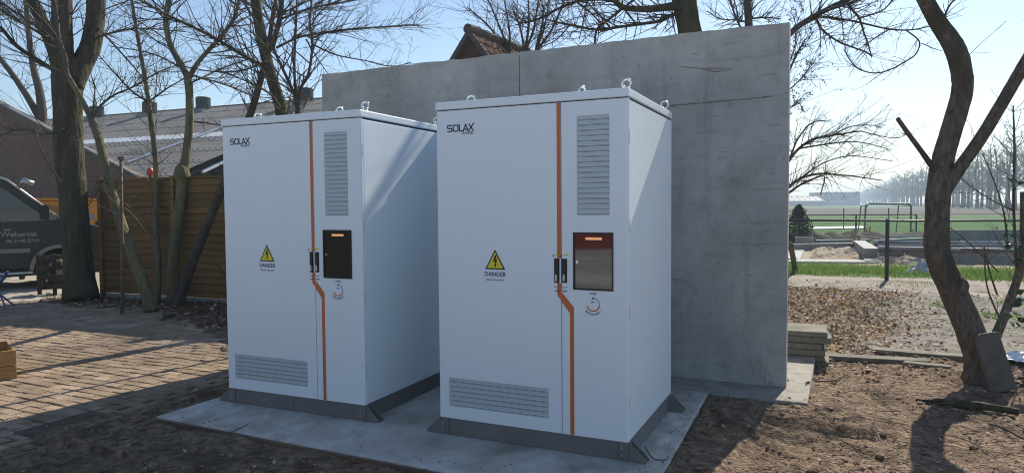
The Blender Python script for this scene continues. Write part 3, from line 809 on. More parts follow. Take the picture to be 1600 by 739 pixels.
# ------------------------------------------------------------------ BARE TREES
def spline(P, sub=5):
    P = [Vector(p) for p in P]; n = len(P)
    if n < 3: return [P[0].lerp(P[1], k/4) for k in range(5)]
    out = []
    for i in range(n-1):
        p0 = P[i-1] if i else P[i]*2-P[i+1]; p1 = P[i]; p2 = P[i+1]; p3 = P[i+2] if i+2 < n else P[i+1]*2-P[i]
        for k in range(sub):
            t = k/sub
            out.append(0.5*((2*p1)+(p2-p0)*t+(2*p0-5*p1+4*p2-p3)*t*t+(3*p1-p0-3*p2+p3)*t**3))
    out.append(P[-1]); return out

def rand_perp(d, rs):
    v = Vector((rs.gauss(0, 1), rs.gauss(0, 1), rs.gauss(0, 1))); v -= d*v.dot(d)
    return v.normalized() if v.length > 1e-4 else Vector((1, 0, 0))

def grow(mb, p, d, L, r, depth, rs, up=0.12, wander=0.16, dens=5.0, spread=(0.5, 1.0), tips=None, rmin=0.0016):
    n = max(4, int(L/0.12)) if L < 1.5 else 13
    step = L/n; pts = [p.copy()]; q = p.copy(); dd = d.normalized(); dirs = [dd]
    for i in range(n):
        dd = (dd+rand_perp(dd, rs)*wander*rs.uniform(.2, 1.7)+Vector((0, 0, up*0.5))).normalized()
        q = q+dd*step; pts.append(q.copy()); dirs.append(dd)
    rad = [max(rmin, r*(1-0.72*i/n)) for i in range(n+1)]
    mb.tube(pts, rad, 6 if r > 0.02 else (4 if r > 0.007 else 3), cap=False)
    if tips is not None and depth == 0: tips.extend(pts[-3:])
    if depth <= 0: return
    k = max(2, int(L*dens*(0.7+0.6*rs.random())))
    for _ in range(k):
        t = 0.15+0.85*rs.random(); i = min(n-1, int(t*n)); base = pts[i].lerp(pts[i+1], rs.random())
        dv = dirs[i]; a = rs.uniform(*spread)
        nd = (dv*math.cos(a)+rand_perp(dv, rs)*math.sin(a)).normalized()
        grow(mb, base, nd, L*rs.uniform(0.22, 0.5)*(1.15-0.5*t), max(rmin, rad[i]*0.5), depth-1, rs, up, wander*1.15, dens*1.35, spread, tips, rmin)

def tree(name, label, material, stems, group='bare trees', seed=1, limbs=(), base_flare=0.0, cat='tree', bases=None,
         twig=None, tips=None, extra=(), sides=14, knobs=()):
    """stems / limbs: (points [(px,py,depth)], widths in photo pixels). The first stem's foot is the tree's base."""
    rs = random.Random(seed)
    s0 = stems[0][0][0]; base = at(*s0); foot = base.copy()
    if base.z > 0.05: base = Vector((base.x, base.y, gh(base.x, base.y)))   # its foot is hidden behind something nearer
    root = empty(name, base); tag(root, label, cat, group)
    twig = twig or {}
    tw = MB()
    def path(st, rooted=False):
        pts, wd = st[0], st[1]
        P = spline([at(*q) for q in pts], 6)
        dep = [q[2] for q in pts]
        m = len(P)
        if not hasattr(wd, '__len__'): wd = [wd]*len(pts)
        xs = np.linspace(0, len(pts)-1, m)
        rr = list(np.interp(xs, range(len(pts)), [w*dq/FPX/2 for w, dq in zip(wd, dep)]))
        if rooted and P[0].z > 0.05 and (P[0]-foot).length < 1.2:       # carry a hidden stem down into the ground
            g0 = Vector((P[0].x, P[0].y, gh(P[0].x, P[0].y)-.1)); k = max(2, int((P[0].z-g0.z)/.25))
            P = [g0.lerp(P[0], i/k) for i in range(k)]+P; rr = [rr[0]*(1.25-.25*i/k) for i in range(k)]+rr
        return P, rr
    def dress(P, rr, n, L, r_k, up, dens, depth, t0=0.1, side=None, spread=(0.5, 1.2)):
        for _ in range(int(n*2.3)):
            t = t0+(1-t0)*rs.random(); i = min(len(P)-2, int(t*(len(P)-1)))
            d = (P[i+1]-P[i]).normalized(); a = rs.uniform(*spread)
            nd = (d*math.cos(a)+rand_perp(d, rs)*math.sin(a)+Vector((0, 0, 0.25))).normalized()
            sweep = depth > 0 and rs.random() < 0.16
            if sweep: nd = Vector((nd.x, nd.y, nd.z*.35+.08)).normalized()
            if side is not None: nd = (nd+side*0.6).normalized()
            grow(tw, P[i].copy()-base, nd, L*(rs.uniform(1.5, 2.4) if sweep else 0.22+1.15*rs.random()**1.6), max(0.0022, min(rr[i]*0.5, r_k)), depth, rs, up*.5 if sweep else up, 0.12 if sweep else 0.2, dens*.7 if sweep else dens, (0.4, 1.0), tips)
    for k, st in enumerate(stems):
        P, rr = path(st, k == 0 or abs(st[0][0][1]-s0[1]) < 80)
        if k == 0 and base_flare:
            for i in range(min(8, len(rr))): rr[i] *= 1+base_flare*(1-i/8)**2
        mb = MB(); mb.tube([p-base for p in P], rr, sides, rough=0.045, seed=seed*7+k)
        mb.build('trunk' if k == 0 else 'stem', material, root, smooth=True)
        o = st[2] if len(st) > 2 else {}
        dress(P, rr, o.get('n', twig.get('n', 10)), o.get('L', twig.get('L', 1.0)), o.get('r', twig.get('r', 0.012)), o.get('up', 0.1), o.get('dens', twig.get('dens', 4.0)), o.get('depth', twig.get('depth', 2)), o.get('t0', 0.35), o.get('side'))
        if o.get('cont'):            # the stem goes on above the picture
            d = (P[-1]-P[-3]).normalized()
            grow(tw, P[-1]-base, d, o['cont'], rr[-1]*0.95, 3, rs, 0.1, 0.15, 2.2, (0.4, 0.9), tips)
    for st in limbs:
        P, rr = path(st)
        mb = MB(); mb.tube([p-base for p in P], rr, 7, rough=0.03, seed=seed*3+len(P))
        mb.build('branch', material if max(st[1] if hasattr(st[1], '__len__') else [st[1]]) > 5 else M['twigs'], root, smooth=True)
        o = st[2] if len(st) > 2 else {}
        dress(P, rr, o.get('n', 10), o.get('L', 0.6), o.get('r', 0.008), o.get('up', 0.06), o.get('dens', 5.0), o.get('depth', 1), o.get('t0', 0.1), o.get('side'))
    for (px, py, d, w) in knobs:
        mb = MB(); c = at(px, py, d)-base; r_ = w*d/FPX/2
        mb.tube([c+Vector((0, 0, -r_*1.5)), c+Vector((0, 0, -r_*.8)), c, c+Vector((0, 0, r_*.8)), c+Vector((0, 0, r_*1.5))], [r_*.3, r_*.85, r_, r_*.8, r_*.25], 10, rough=0.08, seed=int(px))
        mb.build('burl', material, root, smooth=True)
    if tw.f: tag(tw.build('twigs', M['twigs'], root), kind='stuff')
    return root

# --- the near tree on the right
tree('bare_tree', 'crooked brown tree with a stub, a slab leaning at its foot, right of the wall', M['bark_r'],
     [([(1538, 598, 6.3), (1531, 562, 6.32), (1514, 512, 6.35), (1488, 452, 6.4), (1465, 396, 6.42), (1464, 345, 6.42), (1466, 300, 6.4), (1470, 262, 6.4), (1476, 240, 6.4)], [46, 42, 41, 39, 37, 34, 34, 31, 18], {'n': 4, 'L': 0.25, 'r': 0.004, 't0': .5, 'depth': 0}),
      ([(1465, 318, 6.4), (1473, 252, 6.4), (1485, 208, 6.35), (1503, 145, 6.3), (1501, 105, 6.27), (1489, 70, 6.25), (1466, 35, 6.2), (1446, 0, 6.1), (1425, -40, 6.0)], [33, 30, 29, 29, 29, 28, 24, 22, 21], {'n': 2, 'L': 0.2, 'r': 0.004, 'depth': 1, 't0': .5, 'cont': 3.0}),
      ([(1468, 312, 6.38), (1478, 294, 6.35), (1502, 260, 6.3), (1536, 211, 6.2), (1578, 141, 6.1), (1610, 85, 6.0), (1655, 10, 5.9)], [26, 22, 19, 18, 18, 17, 16], {'n': 3, 'L': 0.3, 'r': 0.004, 'depth': 1, 'cont': 2.0})],
     seed=3, base_flare=0.55, sides=26,
     limbs=[([(1460, 265, 6.35), (1440, 237, 6.2), (1420, 210, 6.05), (1403, 186, 5.95)], [10, 8, 7.5, 7], {'n': 1, 'L': 0.06, 'depth': 0}),
            ([(1470, 47, 6.2), (1478, 20, 6.15), (1490, 2, 6.1), (1510, -6, 6.0)], [4, 3, 2.5, 2], {'n': 4, 'L': 0.2})],
     knobs=[(1503, 447, 6.3, 19), (1456, 383, 6.38, 16)])

# --- leafy shrub at the right-hand edge
tips = []
sh = tree('evergreen_shrub', 'thin stemmed shrub with a few glossy dark leaves at the right hand edge', M['bark_r'],
     [([(1552, 535, 7.6), (1572, 485, 7.6), (1588, 440, 7.6), (1597, 400, 7.55), (1598, 350, 7.5), (1597, 300, 7.5)], [15, 13, 12, 11, 8, 6], {'n': 6, 'L': 0.5, 'r': 0.006}),
      ([(1590, 440, 7.6), (1584, 330, 7.7), (1585, 230, 7.75), (1583, 165, 7.8)], [4.5, 4, 3.5, 2], {'n': 7, 'L': 0.45, 'r': 0.005, 'depth': 1})],
     seed=11, group='shrubs', cat='shrub', sides=8,
     limbs=[([(1575, 385, 7.5), (1568, 330, 7.4), (1552, 280, 7.3), (1535, 240, 7.3)], [3, 2.5, 2, 1.5], {'n': 5, 'L': 0.3}),
            ([(1560, 425, 7.6), (1535, 400, 7.6), (1505, 372, 7.6), (1470, 345, 7.6)], [2.4, 2, 1.6, 1], {'n': 4, 'L': 0.3}),
            ([(1558, 460, 7.6), (1548, 430, 7.6), (1540, 400, 7.6), (1538, 385, 7.6)], [3, 2.6, 2.2, 2], {'n': 2, 'L': 0.2}),
            ([(1566, 505, 7.5), (1550, 470, 7.5), (1541, 440, 7.5), (1538, 392, 7.5)], [3, 2.6, 2.2, 2], {'n': 2, 'L': 0.2}),
            ([(1584, 330, 7.7), (1545, 310, 7.7), (1508, 285, 7.7), (1490, 262, 7.7)], [2.2, 1.8, 1.4, 1], {'n': 6, 'L': 0.35})])
lv = MB(); rs = random.Random(4); shb = sh.location
def leaf_at(mb, c, L, w, rs, droop=0.3):
    d = Vector((rs.uniform(-1, 1), rs.uniform(-1, 1), rs.uniform(-.8, .3))).normalized(); n = rand_perp(d, rs)
    m_ = d*L; s = n.cross(d)*w
    f = n*(w*0.35)
    mb.add([c, c+m_*.35+s+f, c+m_*.75+s*.8+f, c+m_, c+m_*.75-s*.8+f, c+m_*.35-s+f, c+m_*.5], [(0, 1, 6), (1, 2, 6), (2, 3, 6), (3, 4, 6), (4, 5, 6), (5, 0, 6)])
for (px, py, d, n) in ((1577, 283, 7.6, 4), (1596, 288, 7.5, 4), (1580, 372, 7.5, 5), (1594, 385, 7.4, 9), (1572, 378, 7.5, 3), (1590, 468, 7.3, 5), (1575, 495, 7.3, 6), (1595, 500, 7.2, 6), (1599, 410, 7.4, 5)):
    for _ in range(n):
        leaf_at(lv, at(px+rs.uniform(-9, 9), py+rs.uniform(-9, 9), d+rs.uniform(-.1, .1))-shb, rs.uniform(.07, .12), rs.uniform(.022, .035), rs)
tag(lv.build('leaves', M['holly'], sh), kind='stuff')

# --- left-hand group, in front of and behind the plank fence
tree('bare_tree', 'thickest dark mossy trunk on the left, forking into three beside the van', M['bark_d'],
     [([(127, 468, 12.4), (124, 430, 12.45), (120, 385, 12.5), (115, 310, 12.5), (108, 235, 12.5), (106, 170, 12.5), (105, 120, 12.5)], [48, 43, 40, 39, 41, 40, 44], {'n': 10, 'L': 0.5, 'r': 0.006, 't0': .4, 'depth': 1}),
      ([(102, 150, 12.45), (98, 90, 12.4), (97, 40, 12.3), (97, -10, 12.2), (95, -60, 12.1)], [34, 30, 28, 27, 24], {'n': 6, 'L': 0.8, 'cont': 2.5}),
      ([(112, 135, 12.5), (126, 104, 12.6), (141, 75, 12.7), (149, 35, 12.8), (151, -8, 12.8), (150, -50, 12.9)], [34, 32, 30, 27, 27, 24], {'n': 10, 'L': 0.9, 'cont': 2.5}),
      ([(98, 120, 12.5), (86, 82, 12.5), (72, 48, 12.4), (50, 0, 12.3), (35, -35, 12.2)], [26, 20, 18, 16, 14], {'n': 16, 'L': 0.9, 'cont': 1.5})],
     seed=21, base_flare=0.1, sides=20,
     limbs=[([(84, 110, 12.4), (55, 92, 12.3), (27, 73, 12.1), (0, 42, 11.9)], [7, 6.5, 6, 5], {'n': 16, 'L': 0.7}),
            ([(75, 60, 12.3), (45, 42, 12.1), (20, 28, 12), (-10, 8, 11.9)], [5, 4, 3.5, 3], {'n': 16, 'L': 0.7}),
            ([(70, 50, 12.3), (40, 30, 12.1), (10, 10, 12), (-10, -2, 11.9)], [4, 3.4, 3, 2], {'n': 14, 'L': 0.7}),
            ([(148, 60, 12.7), (190, 48, 12.6), (230, 45, 12.5), (290, 50, 12.4)], [3.5, 3, 2.4, 1.6], {'n': 14, 'L': 0.7}),
            ([(150, 40, 12.7), (185, 78, 12.6), (215, 112, 12.5), (235, 140, 12.4)], [3, 2.6, 2.2, 1.6], {'n': 10, 'L': 0.5}),
            ([(105, 200, 12.3), (70, 210, 12.1), (35, 202, 11.9), (0, 212, 11.8)], [3, 2.4, 2, 1.5], {'n': 8, 'L': 0.5}),
            ([(95, 285, 12.0), (80, 262, 11.8), (62, 228, 11.6), (55, 200, 11.5)], [2.6, 2.2, 1.8, 1.4], {'n': 8, 'L': 0.5})])
tree('bare_tree', 'twin stemmed grey tree rising behind the eaves of the brick barn at far left', M['bark_k'],
     [([(70, 330, 22), (67, 260, 22), (66, 195, 22), (63, 150, 22), (52, 104, 22), (45, 54, 22), (40, -5, 22)], [18, 17, 16, 13, 10, 8, 7], {'n': 14, 'L': 1.6, 'cont': 2}),
      ([(62, 185, 22), (45, 155, 22), (22, 120, 22), (0, 92, 22), (-30, 60, 22)], [12, 10, 9, 8, 7], {'n': 12, 'L': 1.6, 'cont': 2})],
     seed=22, sides=10, twig={'depth': 2, 'dens': 2.4})
tree('bare_tree', 'leaning olive barked tree next to the dark stake, its thin stems crossing the thickest trunk', M['bark_g'],
     [([(237, 487, 10.8), (226, 450, 10.85), (205, 395, 10.9), (183, 330, 11), (166, 270, 11), (156, 222, 11.05), (143, 186, 11.1)], [19, 17, 15, 14, 13, 12, 11], {'n': 8, 'L': 0.4, 'r': 0.005, 'depth': 1}),
      ([(145, 190, 11.1), (130, 160, 11.1), (116, 135, 11.1), (105, 116, 11.05), (101, 89, 11), (92, 60, 11), (89, 27, 11), (84, -10, 11)], [9, 8.5, 8, 7.5, 7, 6, 5, 4], {'n': 16, 'L': 0.7, 'cont': 1.2})],
     seed=23, base_flare=0.15, sides=12,
     limbs=[([(146, 182, 11.1), (160, 163, 11.2), (180, 148, 11.3), (210, 135, 11.3), (250, 112, 11.3), (300, 95, 11.2)], [4, 3.5, 3, 2.6, 2, 1.4], {'n': 16, 'L': 0.6}),
            ([(143, 186, 11.1), (146, 165, 11.1), (148, 140, 11.1), (143, 120, 11)], [3, 2.6, 2, 1.4], {'n': 8, 'L': 0.35}),
            ([(168, 275, 10.9), (158, 290, 10.8), (148, 305, 10.7), (138, 322, 10.6)], [3, 2.4, 2, 1.5], {'n': 8, 'L': 0.45}),
            ([(195, 325, 10.7), (215, 345, 10.6), (232, 372, 10.5)], [2.6, 2.2, 1.5], {'n': 2, 'L': 0.2}),
            ([(196, 318, 10.7), (205, 325, 10.65), (210, 312, 10.6), (226, 300, 10.5)], [2.4, 2.2, 2, 1.6], {'n': 2, 'L': 0.15})])
tree('bare_tree', 'thin straight pole like tree between the leaning olive tree and the tree with the burl', M['bark_g'],
     [([(246, 477, 12.1), (248, 420, 12.1), (243, 340, 12.2), (244, 260, 12.2), (236, 190, 12.2), (228, 130, 12.2), (216, 62, 12.2), (205, -5, 12.2)], [9, 9, 8.5, 8, 7, 6, 5.2, 4.5], {'n': 26, 'L': 0.8, 'r': 0.007, 'cont': 1.2, 't0': .25})],
     seed=24, sides=9,
     limbs=[([(232, 160, 12.2), (205, 142, 12.1), (180, 115, 12), (150, 82, 11.9)], [3.4, 2.8, 2.2, 1.4], {'n': 10, 'L': 0.5}),
            ([(234, 158, 12.2), (262, 138, 12.2), (290, 122, 12.1)], [3, 2.2, 1.4], {'n': 8, 'L': 0.5})])
tree('bare_tree', 'forked tree with a burl in its trunk, growing close against the plank fence', M['bark_g'],
     [([(268, 480, 11.9), (271, 400, 12.0), (279, 335, 12.0), (285, 285, 12.0), (293, 225, 12.1), (296, 190, 12.1), (296, 150, 12.1), (293, 115, 12.1)], [17, 15, 14, 15, 12, 11.5, 11, 12], {'n': 6, 'L': 0.4, 'r': 0.005}),
      ([(295, 125, 12.1), (285, 105, 12.1), (266, 70, 12.1), (259, 30, 12.1), (265, -5, 12.1), (270, -40, 12.1)], [10, 10, 9, 8.5, 8, 7], {'n': 16, 'L': 1.0, 'cont': 2}),
      ([(296, 122, 12.1), (312, 95, 12.2), (345, 58, 12.3), (366, 28, 12.3), (375, -8, 12.4)], [8, 7, 6, 5.5, 5], {'n': 16, 'L': 1.0, 'cont': 1.5})],
     seed=25, sides=12, knobs=[(284, 272, 12.0, 24)],
     limbs=[([(288, 312, 12.6), (297, 295, 12.4), (310, 283, 12.2), (325, 272, 12.1)], [3, 2.6, 2, 1.5], {'n': 5, 'L': 0.3}),
            ([(300, 190, 12.7), (320, 192, 12.5), (345, 196, 12.4)], [3, 2.4, 1.6], {'n': 3, 'L': 0.3}),
            ([(294, 113, 12.0), (240, 85, 12.6), (170, 72, 12.4)], [2.6, 2, 1.3], {'n': 12, 'L': 0.6}),
            ([(300, 118, 12.0), (350, 132, 12.6), (400, 152, 12.4)], [3.2, 2.4, 1.6], {'n': 14, 'L': 0.5}),
            ([(298, 130, 12.0), (345, 108, 12.6), (390, 92, 12.4)], [3, 2.2, 1.4], {'n': 12, 'L': 0.5})])
tree('bare_tree', 'slanting grey trunk that leans right from the fence and passes behind the farther cabinet', M['bark_k'],
     [([(276, 484, 11.7), (300, 412, 11.5), (330, 337, 11.1), (360, 262, 10.7), (385, 195, 10.4), (398, 158, 10.2), (408, 122, 10.1), (420, 70, 10.0), (428, 10, 10.0)], [17, 15, 14, 13, 12, 11, 9, 7, 5], {'n': 14, 'L': 0.8, 'cont': 1.5})],
     seed=26, sides=11,
     limbs=[([(352, 430, 11.0), (338, 412, 10.9), (330, 398, 10.9)], [2.4, 2, 1.4], {'n': 1, 'L': 0.1})])
tree('bare_tree', 'dark upright trunk standing behind the farther cabinet, with long arching limbs', M['bark_d'],
     [([(452, 300, 9.5), (446, 220, 9.5), (441, 176, 9.5), (425, 122, 9.5), (411, 68, 9.5), (403, 25, 9.5), (398, -15, 9.5)], [22, 21, 19, 17, 16, 15, 14], {'n': 10, 'L': 0.8, 'cont': 2.0}),
      ([(424, 78, 9.5), (432, 50, 9.5), (438, 25, 9.5), (441, -8, 9.5)], [9, 8, 8, 7], {'n': 10, 'L': 0.7, 'cont': 1.2})],
     seed=27, sides=14,
     limbs=[([(411, 104, 9.5), (375, 84, 9.4), (330, 57, 9.3), (262, 24, 9.2), (212, -3, 9.1)], [6, 5.5, 5, 4, 3.5], {'n': 24, 'L': 0.6}),
            ([(432, 75, 9.5), (470, 58, 9.4), (520, 50, 9.3), (580, 44, 9.2), (660, 40, 9.1)], [4, 3.5, 3, 2.2, 1.2], {'n': 26, 'L': 0.5}),
            ([(440, 30, 9.5), (480, 15, 9.4), (530, 5, 9.3), (600, -6, 9.2)], [3.6, 3, 2.4, 1.6], {'n': 22, 'L': 0.45}),
            ([(418, 95, 9.4), (380, 110, 9.2), (330, 112, 9), (270, 100, 8.9)], [3, 2.6, 2, 1.3], {'n': 16, 'L': 0.5}),
            ([(445, 180, 9.4), (425, 150, 9.2), (395, 132, 9), (350, 112, 8.9)], [4, 3.4, 2.6, 1.6], {'n': 12, 'L': 0.45})])
tree('shrub', 'clump of slim upright grey stems between the farther cabinet and the wall', M['bark_k'],
     [([(470, 300, 8.2), (468, 200, 8.2), (462, 155, 8.2), (438, 100, 8.2), (420, 65, 8.2), (378, 0, 8.2)], [6, 6, 5, 4.5, 4, 3.4], {'n': 14, 'L': 0.5, 'depth': 1, 'cont': .6}),
      ([(470, 290, 8.2), (464, 180, 8.2), (460, 108, 8.2), (462, 50, 8.2), (464, -5, 8.2)], [5, 4.6, 4, 3.6, 3], {'n': 12, 'L': 0.5, 'depth': 1, 'cont': .6}),
      ([(472, 290, 8.2), (466, 158, 8.2), (482, 116, 8.1), (488, 70, 8.1), (484, 35, 8.1), (488, -5, 8.1)], [5, 5, 4.5, 4, 3.6, 3], {'n': 12, 'L': 0.5, 'depth': 1, 'cont': .6})],
     seed=28, group='shrubs', cat='shrub', sides=7,
     limbs=[([(488, 60, 8.1), (515, 50, 8.0), (545, 46, 7.9), (600, 42, 7.8), (655, 38, 7.7)], [3, 2.6, 2.2, 1.6, 1], {'n': 20, 'L': 0.42}),
            ([(489, 70, 8.1), (525, 86, 8.0), (570, 95, 7.9), (610, 104, 7.8), (642, 98, 7.7)], [2.8, 2.2, 1.8, 1.4, 1], {'n': 18, 'L': 0.3}),
            ([(486, 40, 8.1), (500, 20, 8), (520, 6, 8), (560, -8, 7.9)], [2.6, 2, 1.6, 1.2], {'n': 10, 'L': 0.3}),
            ([(478, 62, 8.1), (498, 95, 8), (512, 115, 8)], [2.4, 1.8, 1.2], {'n': 6, 'L': 0.25}),
            ([(468, 160, 8.2), (445, 135, 8.1), (415, 122, 8.0), (370, 95, 7.9)], [3, 2.6, 2, 1.4], {'n': 12, 'L': 0.35})])

# --- behind the wall
redt = []
T10 = tree('bare_tree', 'stout trunk behind the wall above the nearer cabinet, with a heavy limb to the left', M['bark_d'],
     [([(1098, 420, 10), (1092, 250, 10), (1087, 120, 10), (1082, 70, 10), (1076, 35, 10), (1070, 0, 10), (1062, -45, 10)], [44, 42, 40, 37, 35, 38, 34], {'n': 4, 'L': 0.5, 't0': .8, 'depth': 1, 'cont': 2.5})],
     seed=31, sides=18,
     limbs=[([(1068, 8, 9.9), (1040, 12, 9.8), (1005, 15, 9.6), (974, 12, 9.5), (958, 1, 9.4), (935, -1, 9.3), (905, 2, 9.2), (875, 13, 9.1), (844, 29, 9), (817, 36, 8.9), (799, 28, 8.9)], [16, 12, 10, 9, 8, 6, 5, 4, 3.4, 2.6, 1.6], {'n': 42, 'L': 0.62, 'depth': 2, 'dens': 3.4}),
            ([(1066, 20, 9.9), (1050, 24, 9.8), (1033, 33, 9.7), (1008, 37, 9.5), (965, 43, 9.3), (934, 47, 9.2), (891, 40, 9.1), (855, 31, 9)], [7, 6, 5, 5, 4.5, 3.6, 3, 2], {'n': 36, 'L': 0.5, 'depth': 2, 'dens': 3.4}),
            ([(972, 14, 9.5), (955, 28, 9.4), (943, 38, 9.3), (932, 48, 9.2), (929, 75, 9.1)], [5, 4.5, 4, 3.6, 3], {'n': 10, 'L': 0.4}),
            ([(975, 14, 9.5), (985, 27, 9.5), (997, 40, 9.5)], [3.5, 3, 2.4], {'n': 3, 'L': 0.3}),
            ([(900, 3, 9.2), (920, 18, 9.2), (940, 38, 9.3)], [3, 2.8, 2.2], {'n': 5, 'L': 0.3}),
            ([(980, 8, 9.5), (1000, -6, 9.5), (1020, -20, 9.5)], [4, 3, 2.4], {'n': 4, 'L': 0.3}),
            ([(918, 0, 9.3), (912, 30, 9.2), (905, 62, 9.1)], [2.4, 2, 1.4], {'n': 6, 'L': 0.25}),
            ([(1052, 26, 9.8), (1053, 38, 9.7), (1040, 50, 9.6)], [2.5, 2, 1.6], {'n': 4, 'L': 0.25}),
            ([(892, 38, 9.1), (870, 62, 9.1), (845, 75, 9)], [2.4, 1.8, 1.2], {'n': 8, 'L': 0.35})], tips=redt)
rb = MB(); rs = random.Random(8)
for p in [q for q in redt if rs.random() < 0.03]:
    for _ in range(2):
        leaf_at(rb, p+Vector((rs.uniform(-.02, .02), rs.uniform(-.02, .02), rs.uniform(-.03, .01))), 0.035, 0.010, rs)
tag(rb.build('red_buds', M['redbud'], T10), kind='stuff')
tree('bare_tree', 'slimmer grey trunk behind the wall, between the stout trunk and the wall corner', M['bark_k'],
     [([(1178, 420, 13), (1174, 200, 13), (1171, 60, 13), (1169, 20, 13), (1167, -10, 13), (1164, -60, 13)], [15, 13, 12, 11.5, 11, 10], {'n': 12, 'L': 1.1, 't0': .6, 'depth': 2, 'cont': 2})],
     seed=32, sides=12,
     limbs=[([(1168, 35, 13), (1150, 32, 12.9), (1125, 30, 12.8), (1105, 18, 12.7)], [3, 2.4, 2, 1.3], {'n': 14, 'L': 0.6}),
            ([(1170, 30, 13), (1195, 28, 12.9), (1220, 30, 12.8)], [3, 2.4, 1.6], {'n': 12, 'L': 0.6}),
            ([(1166, 62, 13), (1150, 28, 13), (1140, 0, 13)], [3.4, 3, 2.4], {'n': 10, 'L': 0.6})])
tree('bare_tree', 'tree behind the wall corner whose dark limbs droop in loops against the open sky', M['bark_k'],
     [([(1212, 420, 7.6), (1212, 250, 7.6), (1215, 140, 7.6), (1222, 75, 7.6), (1240, 48, 7.6), (1274, 25, 7.6), (1320, 2, 7.6), (1350, -12, 7.6), (1400, -40, 7.6)], [14, 13, 12, 11, 9, 8, 8, 7, 6], {'n': 10, 'L': 0.35, 'depth': 1, 't0': .6, 'cont': 1.2})],
     seed=33, sides=10,
     limbs=[([(1226, 62, 7.6), (1250, 42, 7.5), (1268, 26, 7.5), (1290, 17, 7.5), (1335, 3, 7.4), (1360, -8, 7.4)], [6, 5, 5, 5, 4.5, 4], {'n': 8, 'L': 0.3}),
            ([(1275, 28, 7.5), (1284, 46, 7.5), (1303, 61, 7.5), (1320, 70, 7.5), (1351, 81, 7.4), (1363, 89, 7.4)], [4, 3.6, 3, 3, 2.4, 1.8], {'n': 12, 'L': 0.28}),
            ([(1277, 26, 7.5), (1302, 28, 7.5), (1340, 35, 7.4), (1390, 46, 7.3), (1425, 47, 7.3), (1455, 41, 7.2)], [3.6, 3.2, 3, 2.6, 2.2, 1.6], {'n': 16, 'L': 0.28}),
            ([(1320, 1, 7.5), (1332, 16, 7.5), (1343, 30, 7.5), (1350, 52, 7.4), (1356, 68, 7.4), (1362, 90, 7.4)], [4, 3.6, 3.2, 2.8, 2.4, 1.6], {'n': 14, 'L': 0.28}),
            ([(1341, 29, 7.5), (1360, 24, 7.5), (1380, 16, 7.4), (1390, 6, 7.4), (1398, -6, 7.4)], [3, 2.6, 2.2, 2, 1.8], {'n': 9, 'L': 0.22}),
            ([(1416, 48, 7.3), (1432, 60, 7.3), (1437, 70, 7.3), (1430, 86, 7.3), (1412, 98, 7.3), (1396, 107, 7.3), (1375, 114, 7.3), (1355, 113, 7.3), (1336, 104, 7.4), (1322, 84, 7.4), (1320, 72, 7.4)], [2.2, 2.2, 2.2, 2.2, 2.2, 2.2, 2, 2, 1.8, 1.6, 1.2], {'n': 16, 'L': 0.2}),
            ([(1390, 46, 7.3), (1370, 58, 7.3), (1350, 72, 7.3), (1338, 80, 7.3)], [2, 1.8, 1.5, 1], {'n': 8, 'L': 0.18}),
            ([(1310, 4, 7.5), (1316, 35, 7.5), (1318, 62, 7.5)], [2, 1.6, 1.2], {'n': 5, 'L': 0.2}),
            ([(1440, 68, 7.3), (1458, 76, 7.3), (1472, 80, 7.3)], [1.4, 1.2, .9], {'n': 2, 'L': 0.12})])
tips14 = []
T14 = tree('budding_shrub', 'fine twigged shrub in pale bud hanging out beside the upper wall corner', M['twigs'],
     [([(1205, 420, 7.0), (1208, 250, 7.0), (1222, 150, 7.0), (1238, 100, 7.0), (1258, 62, 7.0)], [7, 6, 5, 3.5, 2], {'n': 14, 'L': 0.4, 'r': .004, 't0': .6, 'dens': 8})],
     seed=34, group='shrubs', cat='shrub', sides=6, tips=tips14,
     limbs=[([(1222, 150, 7), (1245, 130, 6.9), (1262, 110, 6.9), (1275, 92, 6.9)], [2.6, 2, 1.5, 1], {'n': 14, 'L': 0.22, 'r': .003}),
            ([(1214, 200, 7), (1234, 170, 6.9), (1248, 162, 6.9), (1256, 175, 6.9)], [2.4, 1.8, 1.4, 1], {'n': 14, 'L': 0.2, 'r': .003}),
            ([(1226, 120, 7), (1240, 80, 6.9), (1244, 50, 6.9), (1240, 22, 6.9)], [2.2, 1.7, 1.4, 1], {'n': 14, 'L': 0.2, 'r': .003})])
bd = MB(); rs = random.Random(9)
for p in tips14:
    if rs.random() < 0.55: leaf_at(bd, p, rs.uniform(.014, .026), rs.uniform(.005, .009), rs)
tag(bd.build('buds', M['bud'], T14), kind='stuff')
